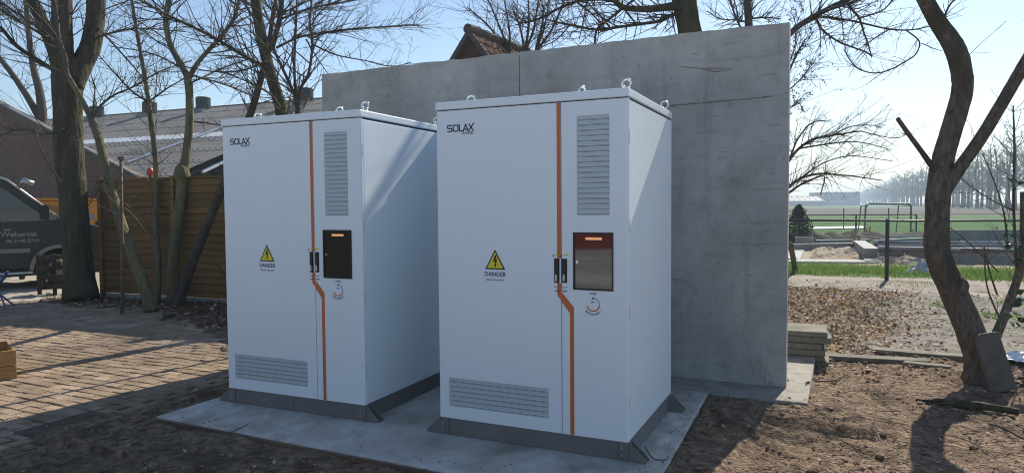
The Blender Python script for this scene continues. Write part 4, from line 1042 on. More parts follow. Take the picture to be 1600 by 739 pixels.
tree('shrub', 'low bare bush fanning out from behind the wall end above the fence rail', M['bark_k'],
     [([(1205, 420, 7.4), (1206, 350, 7.4), (1212, 300, 7.4), (1232, 252, 7.4), (1262, 222, 7.4), (1300, 212, 7.4), (1345, 205, 7.4)], [9, 8, 7, 5, 4, 3, 2], {'n': 18, 'L': 0.4, 'r': .005, 't0': .4}),
      ([(1206, 360, 7.3), (1215, 315, 7.3), (1240, 286, 7.3), (1275, 272, 7.3), (1320, 274, 7.3), (1378, 282, 7.3)], [8, 6.5, 4, 3, 2.4, 1.5], {'n': 18, 'L': 0.36, 'r': .005, 't0': .4, 'depth': 1}),
      ([(1206, 360, 7.2), (1214, 320, 7.2), (1240, 296, 7.2), (1265, 282, 7.2), (1288, 276, 7.2), (1282, 305, 7.2)], [7, 6, 3.4, 3, 2.4, 1.6], {'n': 10, 'L': 0.3, 'r': .004, 't0': .4, 'depth': 1})],
     seed=35, group='shrubs', cat='shrub', sides=7,
     limbs=[([(1232, 252, 7.4), (1248, 215, 7.4), (1270, 192, 7.4), (1302, 188, 7.4)], [3, 2.4, 1.8, 1], {'n': 10, 'L': 0.25}),
            ([(1250, 232, 7.4), (1295, 225, 7.4), (1340, 222, 7.4), (1392, 234, 7.4)], [3, 2.4, 1.9, 1], {'n': 14, 'L': 0.28}),
            ([(1300, 212, 7.4), (1330, 198, 7.4), (1360, 196, 7.4), (1378, 200, 7.4)], [2.2, 1.8, 1.4, 1], {'n': 10, 'L': 0.22}),
            ([(1345, 205, 7.4), (1372, 212, 7.4), (1400, 216, 7.4), (1418, 210, 7.4)], [1.8, 1.5, 1.2, .8], {'n': 7, 'L': 0.16}),
            ([(1240, 286, 7.3), (1285, 256, 7.3), (1330, 244, 7.3), (1395, 252, 7.3)], [2.4, 2, 1.6, 1], {'n': 14, 'L': 0.25})])
for k, (sx, seed) in enumerate(((0, 41), (1, 42), (2, 43))):
    lab = ('many stemmed shrub right beside the shed roof ridge, behind the wall', 'taller fine twigged shrub behind the wall, second to the right of the shed roof', 'thin dark shrub behind the wall, nearest the heavy horizontal limb')[k]
    x0 = (797, 820, 836)[k]; xt = ((788, 760, 730), (826, 842, 800), (858, 884, 850))[k]
    st = [([(x0+4, 420, 15), (x0+2, 200, 15), (x0, 95, 15), ((x0+xt[j])/2+3, 45, 15), (xt[j], (2, -5, 12)[j], 15)], [7, 6, 5, 3.4, 2], {'n': 10, 'L': 0.9, 'r': .007, 't0': .55, 'depth': 2, 'dens': 3.0, 'cont': 0.8 if j < 2 else 0}) for j in range(3)]
    tree('shrub', lab, M['bark_k'], st, seed=seed, group='shrubs', cat='shrub', sides=6)

# ------------------------------------------------------------------ AVENUE far right: every tree its own
def avenue_mesh(seed, detail):
    rs = random.Random(seed); tr = MB(); tw = MB()
    Ht = 20.0
    P = [Vector((0, 0, -0.3)), Vector((rs.uniform(-.15, .15), rs.uniform(-.15, .15), 4)), Vector((rs.uniform(-.4, .4), rs.uniform(-.4, .4), 9)), Vector((rs.uniform(-.6, .6), rs.uniform(-.6, .6), 15.5))]
    Q = spline(P, 4); rr = list(np.interp(np.linspace(0, 1, len(Q)), [0, .1, .6, 1], [.52, .40, .26, .06]))
    tr.tube(Q, rr, 8)
    n = 26 if detail else 16
    for i in range(n):
        t = 0.30+0.68*(i+rs.random())/n; k = min(len(Q)-2, int(t*(len(Q)-1))); p = Q[k].lerp(Q[k+1], rs.random())
        a = i*2.4+rs.uniform(-.4, .4); el = rs.uniform(.2, .9)
        d = Vector((math.cos(a)*math.cos(el), math.sin(a)*math.cos(el), math.sin(el)))
        grow(tw, p, d, rs.uniform(3.6, 6.0)*(1.12-0.45*t), 0.13*(1.2-t*.7), 3 if detail else 2, rs, 0.12, 0.2, 1.0 if detail else 1.3, (0.4, 0.95), None, 0.028 if detail else 0.05)
    return tr.mesh('trunk', M['farbark'], True), tw.mesh('crown', M['twigs'], False)
av_near = [avenue_mesh(300+i, True) for i in range(3)]
av_far = [avenue_mesh(320+i, False) for i in range(4)]
rs = random.Random(77)
count = 0
for rowx, y0 in ((36.0, 128.0), (44.5, 133.0)):
    y = y0; i = 0
    while y < 1150 and i < 75:
        tm, cm = (av_near if y < 300 else av_far)[(i*7+int(rowx)) % (3 if y < 300 else 4)]
        o = empty('avenue_tree', (rowx+rs.uniform(-.8, .8), y+rs.uniform(-1, 1), -0.1), rs.uniform(0, 6.28))
        s = rs.uniform(.86, 1.1); o.scale = (s*rs.uniform(.95, 1.1), s*rs.uniform(.95, 1.1), s)
        tag(o, ('tall bare tree in the nearer row of the hazy avenue across the field', 'tall bare tree in the rear row of the hazy avenue across the field')[rowx > 40], 'tree', ('nearer row of avenue trees', 'rear row of avenue trees')[rowx > 40])
        put('trunk', tm, o); put('crown', cm, o)
        y += rs.uniform(8.0, 10.5)*(1 if y < 500 else 1.5); i += 1; count += 1
# far wood closing the view on the left of the avenue
wd = MB(); rs = random.Random(5)
for i in range(150):
    p = Vector((rs.uniform(-330, 60), rs.uniform(880, 960), 0)); h = rs.uniform(7, 13)
    for _ in range(14):
        a = rs.uniform(0, 6.28); q = p+Vector((0, 0, rs.uniform(0, h*.5)))
        e = p+Vector((math.cos(a)*rs.uniform(1, 5), math.sin(a)*rs.uniform(1, 5), rs.uniform(h*.5, h)))
        wd.tube([q, q.lerp(e, .5)+Vector((0, 0, .6)), e], [.5, .9, .15], 4, cap=False)
tag(wd.build('far_wood', M['twigs']), kind='stuff')

# ------------------------------------------------------------------ PLANK FENCE on the left
fen = empty('plank_fence', (-9.93, 4.47, 0.0), math.atan2(0.05, 1.0))
tag(fen, 'brown plank fence of lapped horizontal boards behind the slim trees', 'fence')
plank_me = MB()
plank_me.prism([(0, -0.036, 0.0), (0, 0.0, 0.0), (0, 0.0, 0.119), (0, -0.008, 0.119)], (1, 0, 0))
pm = plank_me.mesh('plank', M['fence'])
rs = random.Random(12)
FL = 7.3; bays = [0.0, 1.83, 3.66, 5.49, FL]
for b in range(4):
    for k in range(17):
        o = put('plank', pm, fen)
        o.matrix_local = Matrix.Translation((bays[b]+0.045, 0.0+rs.uniform(-.004, .004), 0.0+k*0.122+rs.uniform(-.004, .004))) @ Matrix.Rotation(rs.uniform(-.02, .02), 4, 'X') @ Matrix.Rotation(rs.uniform(-.003, .003), 4, 'Y') @ Matrix.Diagonal((bays[b+1]-bays[b]-0.09, 1, 1, 1))
for b in bays:
    MB().box(b-0.045, b+0.045, -0.06, 0.04, -0.15, 2.12).build('fence_post', M['fence'], fen, bevel=0.004)
for b in range(4):
    MB().box(bays[b]+.046, bays[b+1]-.046, -0.05, 0.03, 2.075, 2.105).build('fence_cap', M['fence'], fen, bevel=0.004)
MB().box(0.05, FL-.05, 0.012, 0.02, 0.0, 2.07).build('light_stop', M['oldwood'], fen)  # added board, keeps yard light from showing between the planks
MB().box(0.05, FL-.05, -0.03, 0.03, -0.12, -0.01).build('gravel_board', M['block'], fen)
stk = empty('dark_stake', on_z(190, 492, -0.07)); tag(stk, 'dark upright stake standing in the soil in front of the plank fence', 'stake')
p0 = Vector((0, 0, -0.2)); p1 = at(189, 250, 10.7)-stk.location
MB().tube([p0, p0.lerp(p1, .35)+Vector((.012, 0, 0)), p0.lerp(p1, .7), p1], [.028, .027, .026, .025], 8, rough=.05, seed=3).build('pole', M['oldwood'], stk, smooth=True)
MB().box(-0.035, 0.035, -0.03, 0.03, 0, 0.05).build('stake_head', M['oldwood'], stk, loc=p1)
lp = at(235, 282, 14.0)
rl = empty('red_lamp', lp); tag(rl, 'small red lamp on a short dark post showing above the plank fence', 'lamp')
MB().cyl((0, 0, -2.3), (0, 0, 0.10), 0.02, 0.02, 8).build('post', M['dark'], rl)
MB().tube([(0, 0, .10), (0, 0, .13), (0, 0, .2), (0, 0, .24), (0, 0, .26)], [.05, .062, .06, .045, .01], 12).build('lamp_cap', M['redcap'], rl, smooth=True)

# ------------------------------------------------------------------ BRICK BARN, far left: gable end with a verge falling to the right
A = at(-40, 137, 22.5); B = at(226, 277, 19.0)
bdir = Vector((B.x-CAM.x, B.y-CAM.y, 0)).normalized(); bdir = Matrix.Rotation(R(4), 3, 'Z') @ bdir
gd = Vector((B.x-A.x, B.y-A.y, 0)); gl = gd.length; ga = math.atan2(gd.y, gd.x)
barn = empty('brick_barn', (A.x, A.y, 0.0), ga); tag(barn, 'dark brick barn with a sloping roof edge behind the parked van', 'barn')
zA, zB = A.z, B.z; sl = (zA-zB)/gl
xl = -7.0
bloc = Matrix.Rotation(-ga, 3, 'Z') @ bdir       # the barn runs back from its gable along this line
def zr(x): return zA-sl*x
MB().prism([(xl, 0, -0.2), (gl-0.35, 0, -0.2), (gl-0.35, 0, zr(gl-0.35)-0.1), (-1.5, 0, zr(-1.5)-.1), (xl, 0, zr(-1.5)-.1-sl*(-1.5-xl))], (0, 0.3, 0)).build('gable_wall', M['brickwall'], barn)
MB().prism([(gl-.65, .31, -.2), (gl-.37, .31, -.2), (gl-.37, .31, zr(gl-.35)-.15), (gl-.65, .31, zr(gl-.35)-.15)], bloc*13.5).build('side_wall', M['brickwall'], barn)
MB().prism([(-1.5, -0.25, zr(-1.5)), (gl, -0.25, zr(gl)), (gl, -0.25, zr(gl)-0.12), (-1.5, -0.25, zr(-1.5)-0.12)], bloc*14).build('roof', M['roofsheet'], barn)
MB().prism([(-1.5, -0.30, zr(-1.5)+0.05), (gl+.05, -0.30, zr(gl+.05)+0.05), (gl+.05, -0.30, zr(gl+.05)-0.17), (-1.5, -0.30, zr(-1.5)-0.17)], (0, 0.045, 0)).build('verge_board', M['oldwood'], barn)
MB().prism([(-1.5, -0.34, zr(-1.5)+0.10), (gl+.1, -0.34, zr(gl+.1)+0.10), (gl+.1, -0.34, zr(gl+.1)+0.06), (-1.5, -0.34, zr(-1.5)+0.06)], (0, 0.12, 0)).build('verge_flashing', M['greytrim'], barn)

# ------------------------------------------------------------------ LONG HALL with a fibre cement roof
RA = at(100, 187, 49.0); RB = at(540, 147.5, 40.0)          # ridge line, left and right
rd_ = Vector((RB.x-RA.x, RB.y-RA.y, 0)); hl_ = rd_.length; ha = math.atan2(rd_.y, rd_.x)
hall = empty('farm_hall', (RA.x, RA.y, 0), ha); tag(hall, 'long farm hall with grey corrugated roof, pale skylight strip and black roof vents', 'farm building')
zR = (RA.z+RB.z)/2; run = 15.0; slope = math.tan(R(21))
def rz(v): return zR-slope*v            # v metres down the slope (plan) towards the camera
def roof_row(v0, v1, mk, lift, nm='roof_sheets', x0=-14, x1=None):
    x1 = hl_+1.2 if x1 is None else x1
    n = int((x1-x0)/0.0885); xs = np.linspace(x0, x1, n+1); mb = MB()
    c = 0.020*np.sin(xs*2*math.pi/0.354)
    V = [(x, -v0, rz(v0)+lift+cc) for x, cc in zip(xs, c)]+[(x, -v1, rz(v1)+lift+cc+0.02) for x, cc in zip(xs, c)]+[(x, -v1, rz(v1)+lift+cc-0.03) for x, cc in zip(xs, c)]
    m_ = n+1
    F = [(i, m_+i, m_+i+1, i+1) for i in range(n)]+[(m_+i, 2*m_+i, 2*m_+i+1, m_+i+1) for i in range(n)]
    mb.add(V, F); return mb.build(nm, mk, hall)
rows_ = 9; rw = run/rows_
for k in range(rows_):
    if k == 4:
        roof_row(k*rw, k*rw+1.0, M['skylight'], 0.01, 'skylight_strip', 1.5)
        roof_row(k*rw, k*rw+1.0, M['roofsheet'], 0.01, 'roof_sheets', -14, 1.45)
        roof_row(k*rw+1.0, (k+1)*rw+.05, M['roofsheet'], 0.0)
    else: roof_row(k*rw, (k+1)*rw+.05, M['roofsheet'], 0.0)
    sc_ = MB()
    if k > 3:
        for x in np.arange(-2, hl_+1, 0.354):
            sc_.box(x-.022, x+.022, -(k+1)*rw+.17, -(k+1)*rw+.21, rz((k+1)*rw-.2)+.02, rz((k+1)*rw-.2)+.055)
        tag(sc_.build('roof_screws', M['dark'], hall), kind='stuff')
MB().prism([(-14, 0.06, zR+.03), (-14, -0.3, zR-.06), (-14, 0.3, zR-.06)][::-1], (hl_+15.2, 0, 0)).build('ridge_cap', M['roofsheet'], hall)
MB().prism([(-14, 0.02, zR-.08), (-14, run, rz(run)), (-14, run, rz(run)-.1), (-14, 0.02, zR-.2)], (hl_+15.2, 0, 0)).build('rear_roof', M['roofsheet'], hall)
MB().box(-13.5, hl_+.8, -run+0.3, -run+0.6, -0.2, rz(run)-.05).build('front_wall', M['brickwall'], hall)
MB().box(-13.5, hl_+.8, run-.6, run-.3, -0.2, rz(run)-.05).build('rear_wall', M['brickwall'], hall)
def hall_x(px, py, v):                   # where the sight line meets the roof at v metres from the ridge
    best = None
    for d in np.arange(28, 52, .05):
        q = at(px, py, d); w_ = Matrix.Rotation(-ha, 4, 'Z') @ (q-Vector((RA.x, RA.y, 0)))
        if best is None or abs(-w_.y-v) < best[0]: best = (abs(-w_.y-v), w_.x)
    return best[1]
for px, py in ((150, 190), (232, 184), (316, 180), (476, 170)):
    x = hall_x(px, py, 1.0)
    v_ = MB().tube([(x, -0.9, rz(0.9)-.25), (x, -0.9, rz(.9)+.75), (x, -0.9, rz(.9)+0.78)], [.42, .42, .36], 20)
    for k in range(20):
        a = k*math.pi/10; v_.box(x+.42*math.cos(a)-.012, x+.42*math.cos(a)+.012, -.9+.42*math.sin(a)-.012, -.9+.42*math.sin(a)+.012, rz(.9)-.2, rz(.9)+.74)
    v_.build('roof_vent', M['dark'], hall)
    MB().box(x-.5, x+.5, -1.45, -0.4, rz(.9)-.30, rz(.9)+.0).build('vent_curb', M['roofsheet'], hall)
def on_roof(px, py):
    o = Vector((RA.x, RA.y, 0)); Ri = Matrix.Rotation(-ha, 4, 'Z')
    c = Ri @ (CAM-o); v = Ri @ (at(px, py, 1.0)-CAM)
    t = (zR+slope*c.y-c.z)/(v.z-slope*v.y)
    return c+v*t
for p, q in (((198, 258), (352, 200)), ((316, 274), (372, 247))):
    P_, Q_ = on_roof(*p), on_roof(*q)
    e = Vector((0, 0, .12))
    MB().tube([P_+e, Q_+e], .07, 6).build('roof_pipe', M['silver'], hall)

# ------------------------------------------------------------------ SHED with a tiled roof behind the wall
pk = at(733, 42, 14.0); lo = at(690, 97, 14.0)
sa = R(-4)
shed = empty('brick_shed', (pk.x, pk.y, 0), sa); tag(shed, 'steep brick shed gable with a red tiled roof rising behind the wall', 'shed')
sl2 = (pk.z-lo.z)/math.hypot(pk.x-lo.x, pk.y-lo.y); hw = 2.3; zp = pk.z-0.13
MB().prism([(-hw+.15, .06, -.2), (hw-.15, .06, -.2), (hw-.15, .06, zp-sl2*(hw-.15)-.05), (0, .06, zp-.05), (-hw+.15, .06, zp-sl2*(hw-.15)-.05)], (0, 0.22, 0)).build('gable_wall', M['brickdark'], shed)
MB().prism([(-hw+.15, 5.7, -.2), (hw-.15, 5.7, -.2), (hw-.15, 5.7, zp-sl2*(hw-.15)-.05), (0, 5.7, zp-.05), (-hw+.15, 5.7, zp-sl2*(hw-.15)-.05)], (0, 0.22, 0)).build('rear_gable', M['brickdark'], shed)
for s in (-1, 1):
    MB().box(min(s*(hw-.15), s*(hw-.37)), max(s*(hw-.15), s*(hw-.37)), .3, 5.68, -.2, zp-sl2*(hw-.15)-.1).build('side_wall', M['brickdark'], shed)
    MB().prism([(s*0.002, -.0, zp+.0), (s*hw, -.0, zp-sl2*hw), (s*hw, -.0, zp-sl2*hw-.09), (s*0.002, -.0, zp-.09)][::s], (0, 6.0, 0)).build('roof_deck', M['oldwood'], shed)
    MB().prism([(s*0.002, -.045, zp+.09), (s*hw, -.045, zp-sl2*hw+.09), (s*hw, -.045, zp-sl2*hw-.06), (s*0.002, -.045, zp-.06)][::s], (0, .043, 0)).build('verge', M['verge_board'], shed)
ang = math.atan(sl2)
tm = MB(); ny_ = 6
prof = [(-.11, .0), (-.07, .018), (-.03, .03), (.02, .018), (.06, .0), (.11, -.006)]
tm.add([(0, y_, z_) for y_, z_ in prof]+[(.33, y_, z_+.012) for y_, z_ in prof]+[(.33, y_, z_-.018) for y_, z_ in prof], [(i, i+1, 7+i, 6+i) for i in range(5)]+[(6+i, 7+i, 13+i, 12+i) for i in range(5)])
tme = tm.mesh('roof_tile', M['tile'])
rs = random.Random(31)
for s in (1, -1):
    for r_ in range(int(hw/math.cos(ang)/.27)):
        for c_ in range(14 if s > 0 else 3):
            o = put('roof_tile', tme, shed)
            dd = r_*.27+.02
            Mx = Matrix.Translation((s*dd*math.cos(ang), .07+c_*.205, zp-dd*math.sin(ang)+.035+rs.uniform(0, .012)))
            if s < 0: Mx = Mx @ Matrix.Rotation(math.pi, 4, 'Z')
            o.matrix_local = Mx @ Matrix.Rotation(ang-.06+rs.uniform(-.03, .03), 4, 'Y')
for c_ in range(16):
    r1 = MB(); r1.tube([(0, -.06+c_*.37, zp+.075), (0, .33+c_*.37, zp+.085)], [.105, .12], 10)
    r1.build('ridge_tile', M['verge_board'], shed)

# ------------------------------------------------------------------ VAN at the left edge
VH = R(33)                               # turned away from square-on
van_dir = (RGT*math.cos(VH)+Vector((FWD.x, FWD.y, 0)).normalized()*math.sin(VH)); van_dir.z = 0; van_dir.normalize()
va = math.atan2(van_dir.y, van_dir.x)
fw = at(94, 424, 14.6)                   # front wheel centre (near side)
vz = -0.075
side = Vector((math.sin(va), -math.cos(va), 0))
org = Vector((fw.x, fw.y, vz))
van = empty('parked_van', org, va); tag(van, 'dark green van with white lettering on its door, cut off by the left edge', 'van')
WR_ = 0.36; hwv = 0.98
# local x forward from the front axle, local y to the left (away from the viewer), z up
def arc_pts(cx0, r, n=14): return [(cx0+r*math.cos(math.pi*k/n), WR_+r*math.sin(math.pi*k/n)) for k in range(n+1)]
low = 0.42
prof = [(-4.55, low), (-4.5, 1.1), (-4.4, 2.2), (-4.2, 2.42), (-1.9, 2.44), (-1.25, 2.38), (-0.85, 2.22), (-0.05, 1.50), (0.12, 1.42), (0.70, 1.27), (0.88, 1.12), (0.95, 0.8), (0.95, low)]
prof += [(x, max(z, low)) for x, z in arc_pts(0, .46)] + [(x, max(z, low)) for x, z in arc_pts(-3.35, .46)]
bodym = MB(); bodym.prism([(x, 0.02, z) for x, z in prof], (0, 2*hwv-.04, 0))
vb = bodym.build('body', M['vanpaint'], van, bevel=0.05, seg=3)
def vside(name, poly, mk, y, th=0.012, bevel=0.0):
    mb = MB(); mb.prism([(x, y, z) for x, z in poly], (0, th, 0)); return mb.build(name, mk, van, bevel=bevel)
vside('side_window', [(-0.98, 1.38), (-0.20, 1.40), (-0.34, 1.56), (-0.92, 2.06), (-0.98, 2.08)], M['vanglass'], 0.008)
vside('side_window', [(-1.95, 1.38), (-1.08, 1.38), (-1.08, 2.10), (-1.95, 2.12)], M['vanglass'], 0.008)
vside('quarter_window', [(-0.14, 1.40), (0.05, 1.44), (-0.24, 1.60), (-0.27, 1.58)], M['vanglass'], 0.006)
vside('door_seam', [(-1.035, 0.55), (-1.022, 0.55), (-1.022, 2.12), (-1.035, 2.12)], M['dark'], 0.012)
vside('door_seam', [(-0.53, 0.55), (-0.515, 0.55), (-0.17, 1.36), (-0.185, 1.36)], M['dark'], 0.012)
vside('rub_strip', [(-2.9, .74), (-0.50, .74), (-0.50, .83), (-2.9, .83)], M['greytrim'], -0.005, .03, .008)
vside('sill', [(-2.85, .43), (-0.50, .43), (-0.50, .52), (-2.85, .52)], M['blackplastic'], 0.0, .03)
vside('wheel_arch', [(x, z) for x, z in arc_pts(0, .53)]+[(x, z) for x, z in arc_pts(0, .455)][::-1], M['greytrim'], -0.03, .05)
ws = MB(); n_ = Vector((0.8, 0, 0.72)).normalized()*0.012
ws.add([Vector(p)+n_ for p in ((-0.10, .12, 1.545), (-0.10, 2*hwv-.12, 1.545), (-0.80, 2*hwv-.16, 2.175), (-0.80, .16, 2.175))], [(0, 1, 2, 3)])
ws.build('windscreen', M['vanglass'], van)
MB().tube([(-0.04, .03, 1.50), (-0.84, .05, 2.22), (-1.25, .06, 2.40)], [.028, .028, .025], 8).build('pillar_trim', M['silver'], van, smooth=True)
MB().box(0.60, 0.93, .03, .35, 1.0, 1.2).build('headlight', M['silver'], van, bevel=.03)
mi = MB().box(-0.32, -0.14, -0.26, -0.06, 1.42, 1.72).build('mirror', M['blackplastic'], van, bevel=.04)
MB().tube([(-0.22, -.05, 1.48), (-0.2, .03, 1.44)], .02, 6).build('mirror_arm', M['blackplastic'], van)
MB().tube([(-0.62, .04, 2.12), (-0.56, -.02, 2.22), (-0.40, -.02, 2.16)], [.05, .07, .05], 8).build('marker_light', M['silver'], van, smooth=True)
MB().box(-0.94, -0.80, -0.03, .0, 1.20, 1.24).build('door_handle', M['greytrim'], van, bevel=.008)
stp = MB().tube([(-2.6, -.10, .33), (-0.70, -.10, .33), (-0.56, -.10, .335), (-0.50, -.08, .33), (-.47, .0, .30)], [.035]*5, 10).build('step_bar', M['silver'], van, smooth=True)
for x in (-0.66, -2.2): MB().box(x-.05, x+.05, -.09, .2, .2, .30).build('step_bracket', M['blackplastic'], van, bevel=.02)
for wx in (0.0, -3.35):
    for wy in (0.10, 2*hwv-.10-.2):
        wp = empty('wheel', (wx, wy, WR_)); wp.parent = van
        t_ = MB(); t_.tube([(0, 0, 0), (0, .02, 0), (0, .18, 0), (0, .2, 0)], [WR_-.03, WR_, WR_, WR_-.03], 28); t_.build('tyre', M['rubber'], wp, smooth=False)
        r_ = MB(); r_.tube([(0, -.012, 0), (0, -.004, 0)], [.20, .22], 24)
        for k in range(5): r_.cyl((.1*math.cos(k*1.2566), -.03, .1*math.sin(k*1.2566)), (.1*math.cos(k*1.2566), -.012, .1*math.sin(k*1.2566)), .03, .03, 8)
        r_.build('rim', M['greytrim'], wp)
MB().box(-4.4, .85, .2, 2*hwv-.2, .25, .5).build('underbody', M['dark'], van)
for wx in (0.0, -3.35):
    MB().box(wx-.5, wx+.5, .34, 2*hwv-.34, .505, .95).build('wheel_housing', M['dark'], van)
def van_text(s, size, x, z):
    cu = bpy.data.curves.new('lettering', 'FONT'); cu.body = s; cu.size = size; cu.offset = 0.003
    o = bpy.data.objects.new('lettering', cu); col.objects.link(o); dg = bpy.context.evaluated_depsgraph_get()
    me = bpy.data.meshes.new_from_object(o.evaluated_get(dg)); bpy.data.objects.remove(o); bpy.data.curves.remove(cu)
    me.transform(Matrix(((1, 0, 0, x), (0, 0, 1, 0.008), (0, 1, 0, z), (0, 0, 0, 1)))); me.materials.clear(); me.materials.append(M['white'])
    put('lettering', me, van)
van_text('Weberink', 0.15, -0.99, 1.075)
van_text('06 5140 5714', 0.10, -0.90, 0.955)
# rack of old timber by the van's wheel
rk = empty('timber_rack', on_z(88, 461, -0.07), va); tag(rk, 'low rack of old dark timber standing in front of the van wheel', 'rack')
for k, z_ in enumerate((.12, .30, .48, .68)):
    MB().box(-.30, .42, -.04+.01*k, .02+.01*k, z_, z_+.08).build('rail', M['bark_d'], rk, bevel=.006)
for x in (-.26, -.02, .22, .40):
    MB().box(x-.035, x+.035, .035, .09, -.02, .78).build('post', M['bark_d'], rk, bevel=.005)
for k, (x, z_) in enumerate(((-.1, .42), (.05, .6), (.18, .24), (.28, .55), (-.2, .25))):
    MB().tube([(x, -.10, z_), (x+.03, .5, z_+.02)], .045, 10, rough=.06, seed=k).build('log', M['bark_d'], rk)
# orange generator box behind
gp = at(118, 402, 18.5)
gen = empty('orange_container', (gp.x, gp.y, -0.08), va); tag(gen, 'orange machine box with a louvre, between the van and the plank fence', 'machine')
gb = MB().box(-1.9, 0.62, 0, 1.6, .42, 1.86).build('housing', M['machine'], gen, bevel=.03)
MB().box(-1.93, .65, -.03, 1.63, 1.862, 1.93).build('roof_edge', M['machine'], gen, bevel=.012)
for k in range(9):
    MB().box(-.62, -.12, -.03, -.001, 1.14+k*.068, 1.175+k*.068).build('louvre', M['crate'], gen)
MB().box(-1.8, .6, .1, 1.5, .0, .42).build('skid', M['dark'], gen)
MB().box(.48, .56, -.02, -.001, 1.1, 1.3).build('latch', M['dark'], gen)
MB().box(.30, .48, -.006, -.001, 1.35, 1.5).build('plate', M['white'], gen)
bl = empty('blue_trestle', on_z(6, 470, -0.07)); tag(bl, 'blue tubular trestle in front of the van at the left edge', 'trestle')
o_ = bl.location
MB().tube([at(12, 424, 10.8)-o_, at(2, 440, 10.8)-o_, at(-25, 452, 10.8)-o_], .022, 8).build('bar', M['blue'], bl, smooth=True)
MB().tube([at(-10, 452, 10.8)-o_, at(22, 477, 10.6)-o_], .014, 6).build('leg', M['blue'], bl)
MB().tube([at(-4, 452, 10.8)-o_, at(8, 478, 10.5)-o_], .014, 6).build('leg', M['blue'], bl)

# wooden crate, left edge
cr = empty('wooden_crate', (-4.62, -0.09, -0.05), R(66)); tag(cr, 'yellow brown wooden crate of two stacked boards at the left edge, on the paving', 'crate')
# local x runs away along the visible side
for z0, z1 in ((.0, .125), (.131, .275)):
    MB().box(-.78, 0, -.022, 0, z0, z1).build('board', M['crate'], cr, bevel=.003)
    MB().box(-.022, 0, .001, .62, z0, z1).build('board', M['crate'], cr, bevel=.003)
    MB().box(-.78, -.758, .001, .62, z0, z1).build('board', M['crate'], cr, bevel=.003)
    MB().box(-.757, -.023, .598, .62, z0, z1).build('board', M['crate'], cr, bevel=.003)
MB().box(-.756, -.024, .002, .596, .004, .02).build('bottom', M['crate'], cr)
MB().box(-.06, -.023, .002, .04, .02, .27).build('corner_post', M['crate'], cr)

# ------------------------------------------------------------------ loose concrete on the right
rs = random.Random(15)
stk0 = Vector((2.40, 3.55, 0))
wh_ = ('lowest', 'second lowest', 'third from the ground', 'third from the top', 'second from the top', 'topmost')
zz = -0.10
for k in range(6):
    th = (.058, .05, .062, .055, .062, .052)[k]
    w_ = (.02, -.03, -.02, -.05, .03, .0)[k]
    o = empty('concrete_slab', (stk0.x+w_, stk0.y+rs.uniform(-.02, .02), zz), R(2)+rs.uniform(-.02, .02))
    tag(o, 'weathered concrete slab, %s in the stack beside the wall' % wh_[k], 'slab', 'concrete slabs stacked beside the wall')
    mb = MB(); n = 16; yb = []
    for i in range(n+1): yb.append((-.95+.95*i/n, rs.uniform(-.006, .006)))
    poly = [(x, y, 0) for x, y in yb]+[(0+rs.uniform(-.012, .012), .15, 0), (0, .32, 0), (rs.uniform(-.01, .01), .52, 0), (-.95, .5, 0)]
    mb.prism(poly, (0, 0, th))
    mb.build('slab', M['mossstone'], o, bevel=.008)
    zz += th+.004
for (px, py, L_, w2_, rz_, lab) in ((1372, 560, .95, .16, 6, 'flat pale concrete edging lying in the soil, nearest the slab stack'), (1440, 554, .95, .17, -4, 'longer flat edging stone lying between the stack and the crooked tree'), (1448, 571, .42, .10, -7, 'short flat edging stone lying in front of the longer one')):
    p = on_z(px, py, -.06)
    o = empty('edging_stone', (p.x, p.y, gh(p.x, p.y)-.015), R(rz_)); tag(o, lab, 'edging stone', 'edging stones lying in the soil')
    MB().prism([(-L_/2, -w2_/2, 0), (-L_*.1, -w2_/2-.012, 0), (L_/2, -w2_/2+.01, 0), (L_/2-.02, w2_/2, 0), (0, w2_/2+.01, 0), (-L_/2+.02, w2_/2, 0)], (0, 0, .05)).build('stone', M['mossstone'], o, bevel=.008)
ls = empty('leaning_slab', at(1566, 602, 6.0)); tag(ls, 'grey concrete slab leaning against the foot of the crooked tree', 'slab')
lm = MB(); lm.prism([(-.115, -.025, -.05), (.10, -.025, -.05), (.085, -.025, .455), (-.06, -.025, .46), (-.10, -.025, .42)], (0, .06, 0))
lo_ = lm.build('slab', M['darkstone'], ls, bevel=.006)
lo_.matrix_local = Matrix.Rotation(R(12), 4, 'Z') @ Matrix.Rotation(R(-10), 4, 'X') @ Matrix.Rotation(R(-12), 4, 'Y')
def crumple(name, c, sx_, sy_, h, material, seed, lab, cat, n=14):
    rs = random.Random(seed); mb = MB(); V = []; F = []
    for j in range(n+1):
        for i in range(n+1):
            x = (i/n-.5)*sx_; y = (j/n-.5)*sy_; e = min(i, j, n-i, n-j)/n*2
            V.append((x+rs.uniform(-.3, .3)*sx_/n, y+rs.uniform(-.3, .3)*sy_/n, .012+h*e*(.35+.65*abs(mnoise.noise((x*5, y*5, seed))*2))+rs.uniform(0, .02)))
    for j in range(n):
        for i in range(n):
            a = j*(n+1)+i; F += [(a, a+1, a+n+2), (a, a+n+2, a+n+1)]
    mb.add(V, F); o = mb.build(name, material, loc=c); tag(o, lab, cat); return o
p = on_z(1440, 427, -.06); crumple('plastic_sheet', (p.x, p.y, -.07), .75, .6, .36, M['plasticgrey'], 3, 'crumpled grey plastic sheet in the grass behind the crooked tree', 'sheet')
p = on_z(1592, 566, -.06); crumple('plastic_sheet', (p.x+.08, p.y+.1, -.05), .42, .4, .14, M['plasticwhite'], 5, 'shiny white plastic sheet on the ground at the right edge', 'sheet')
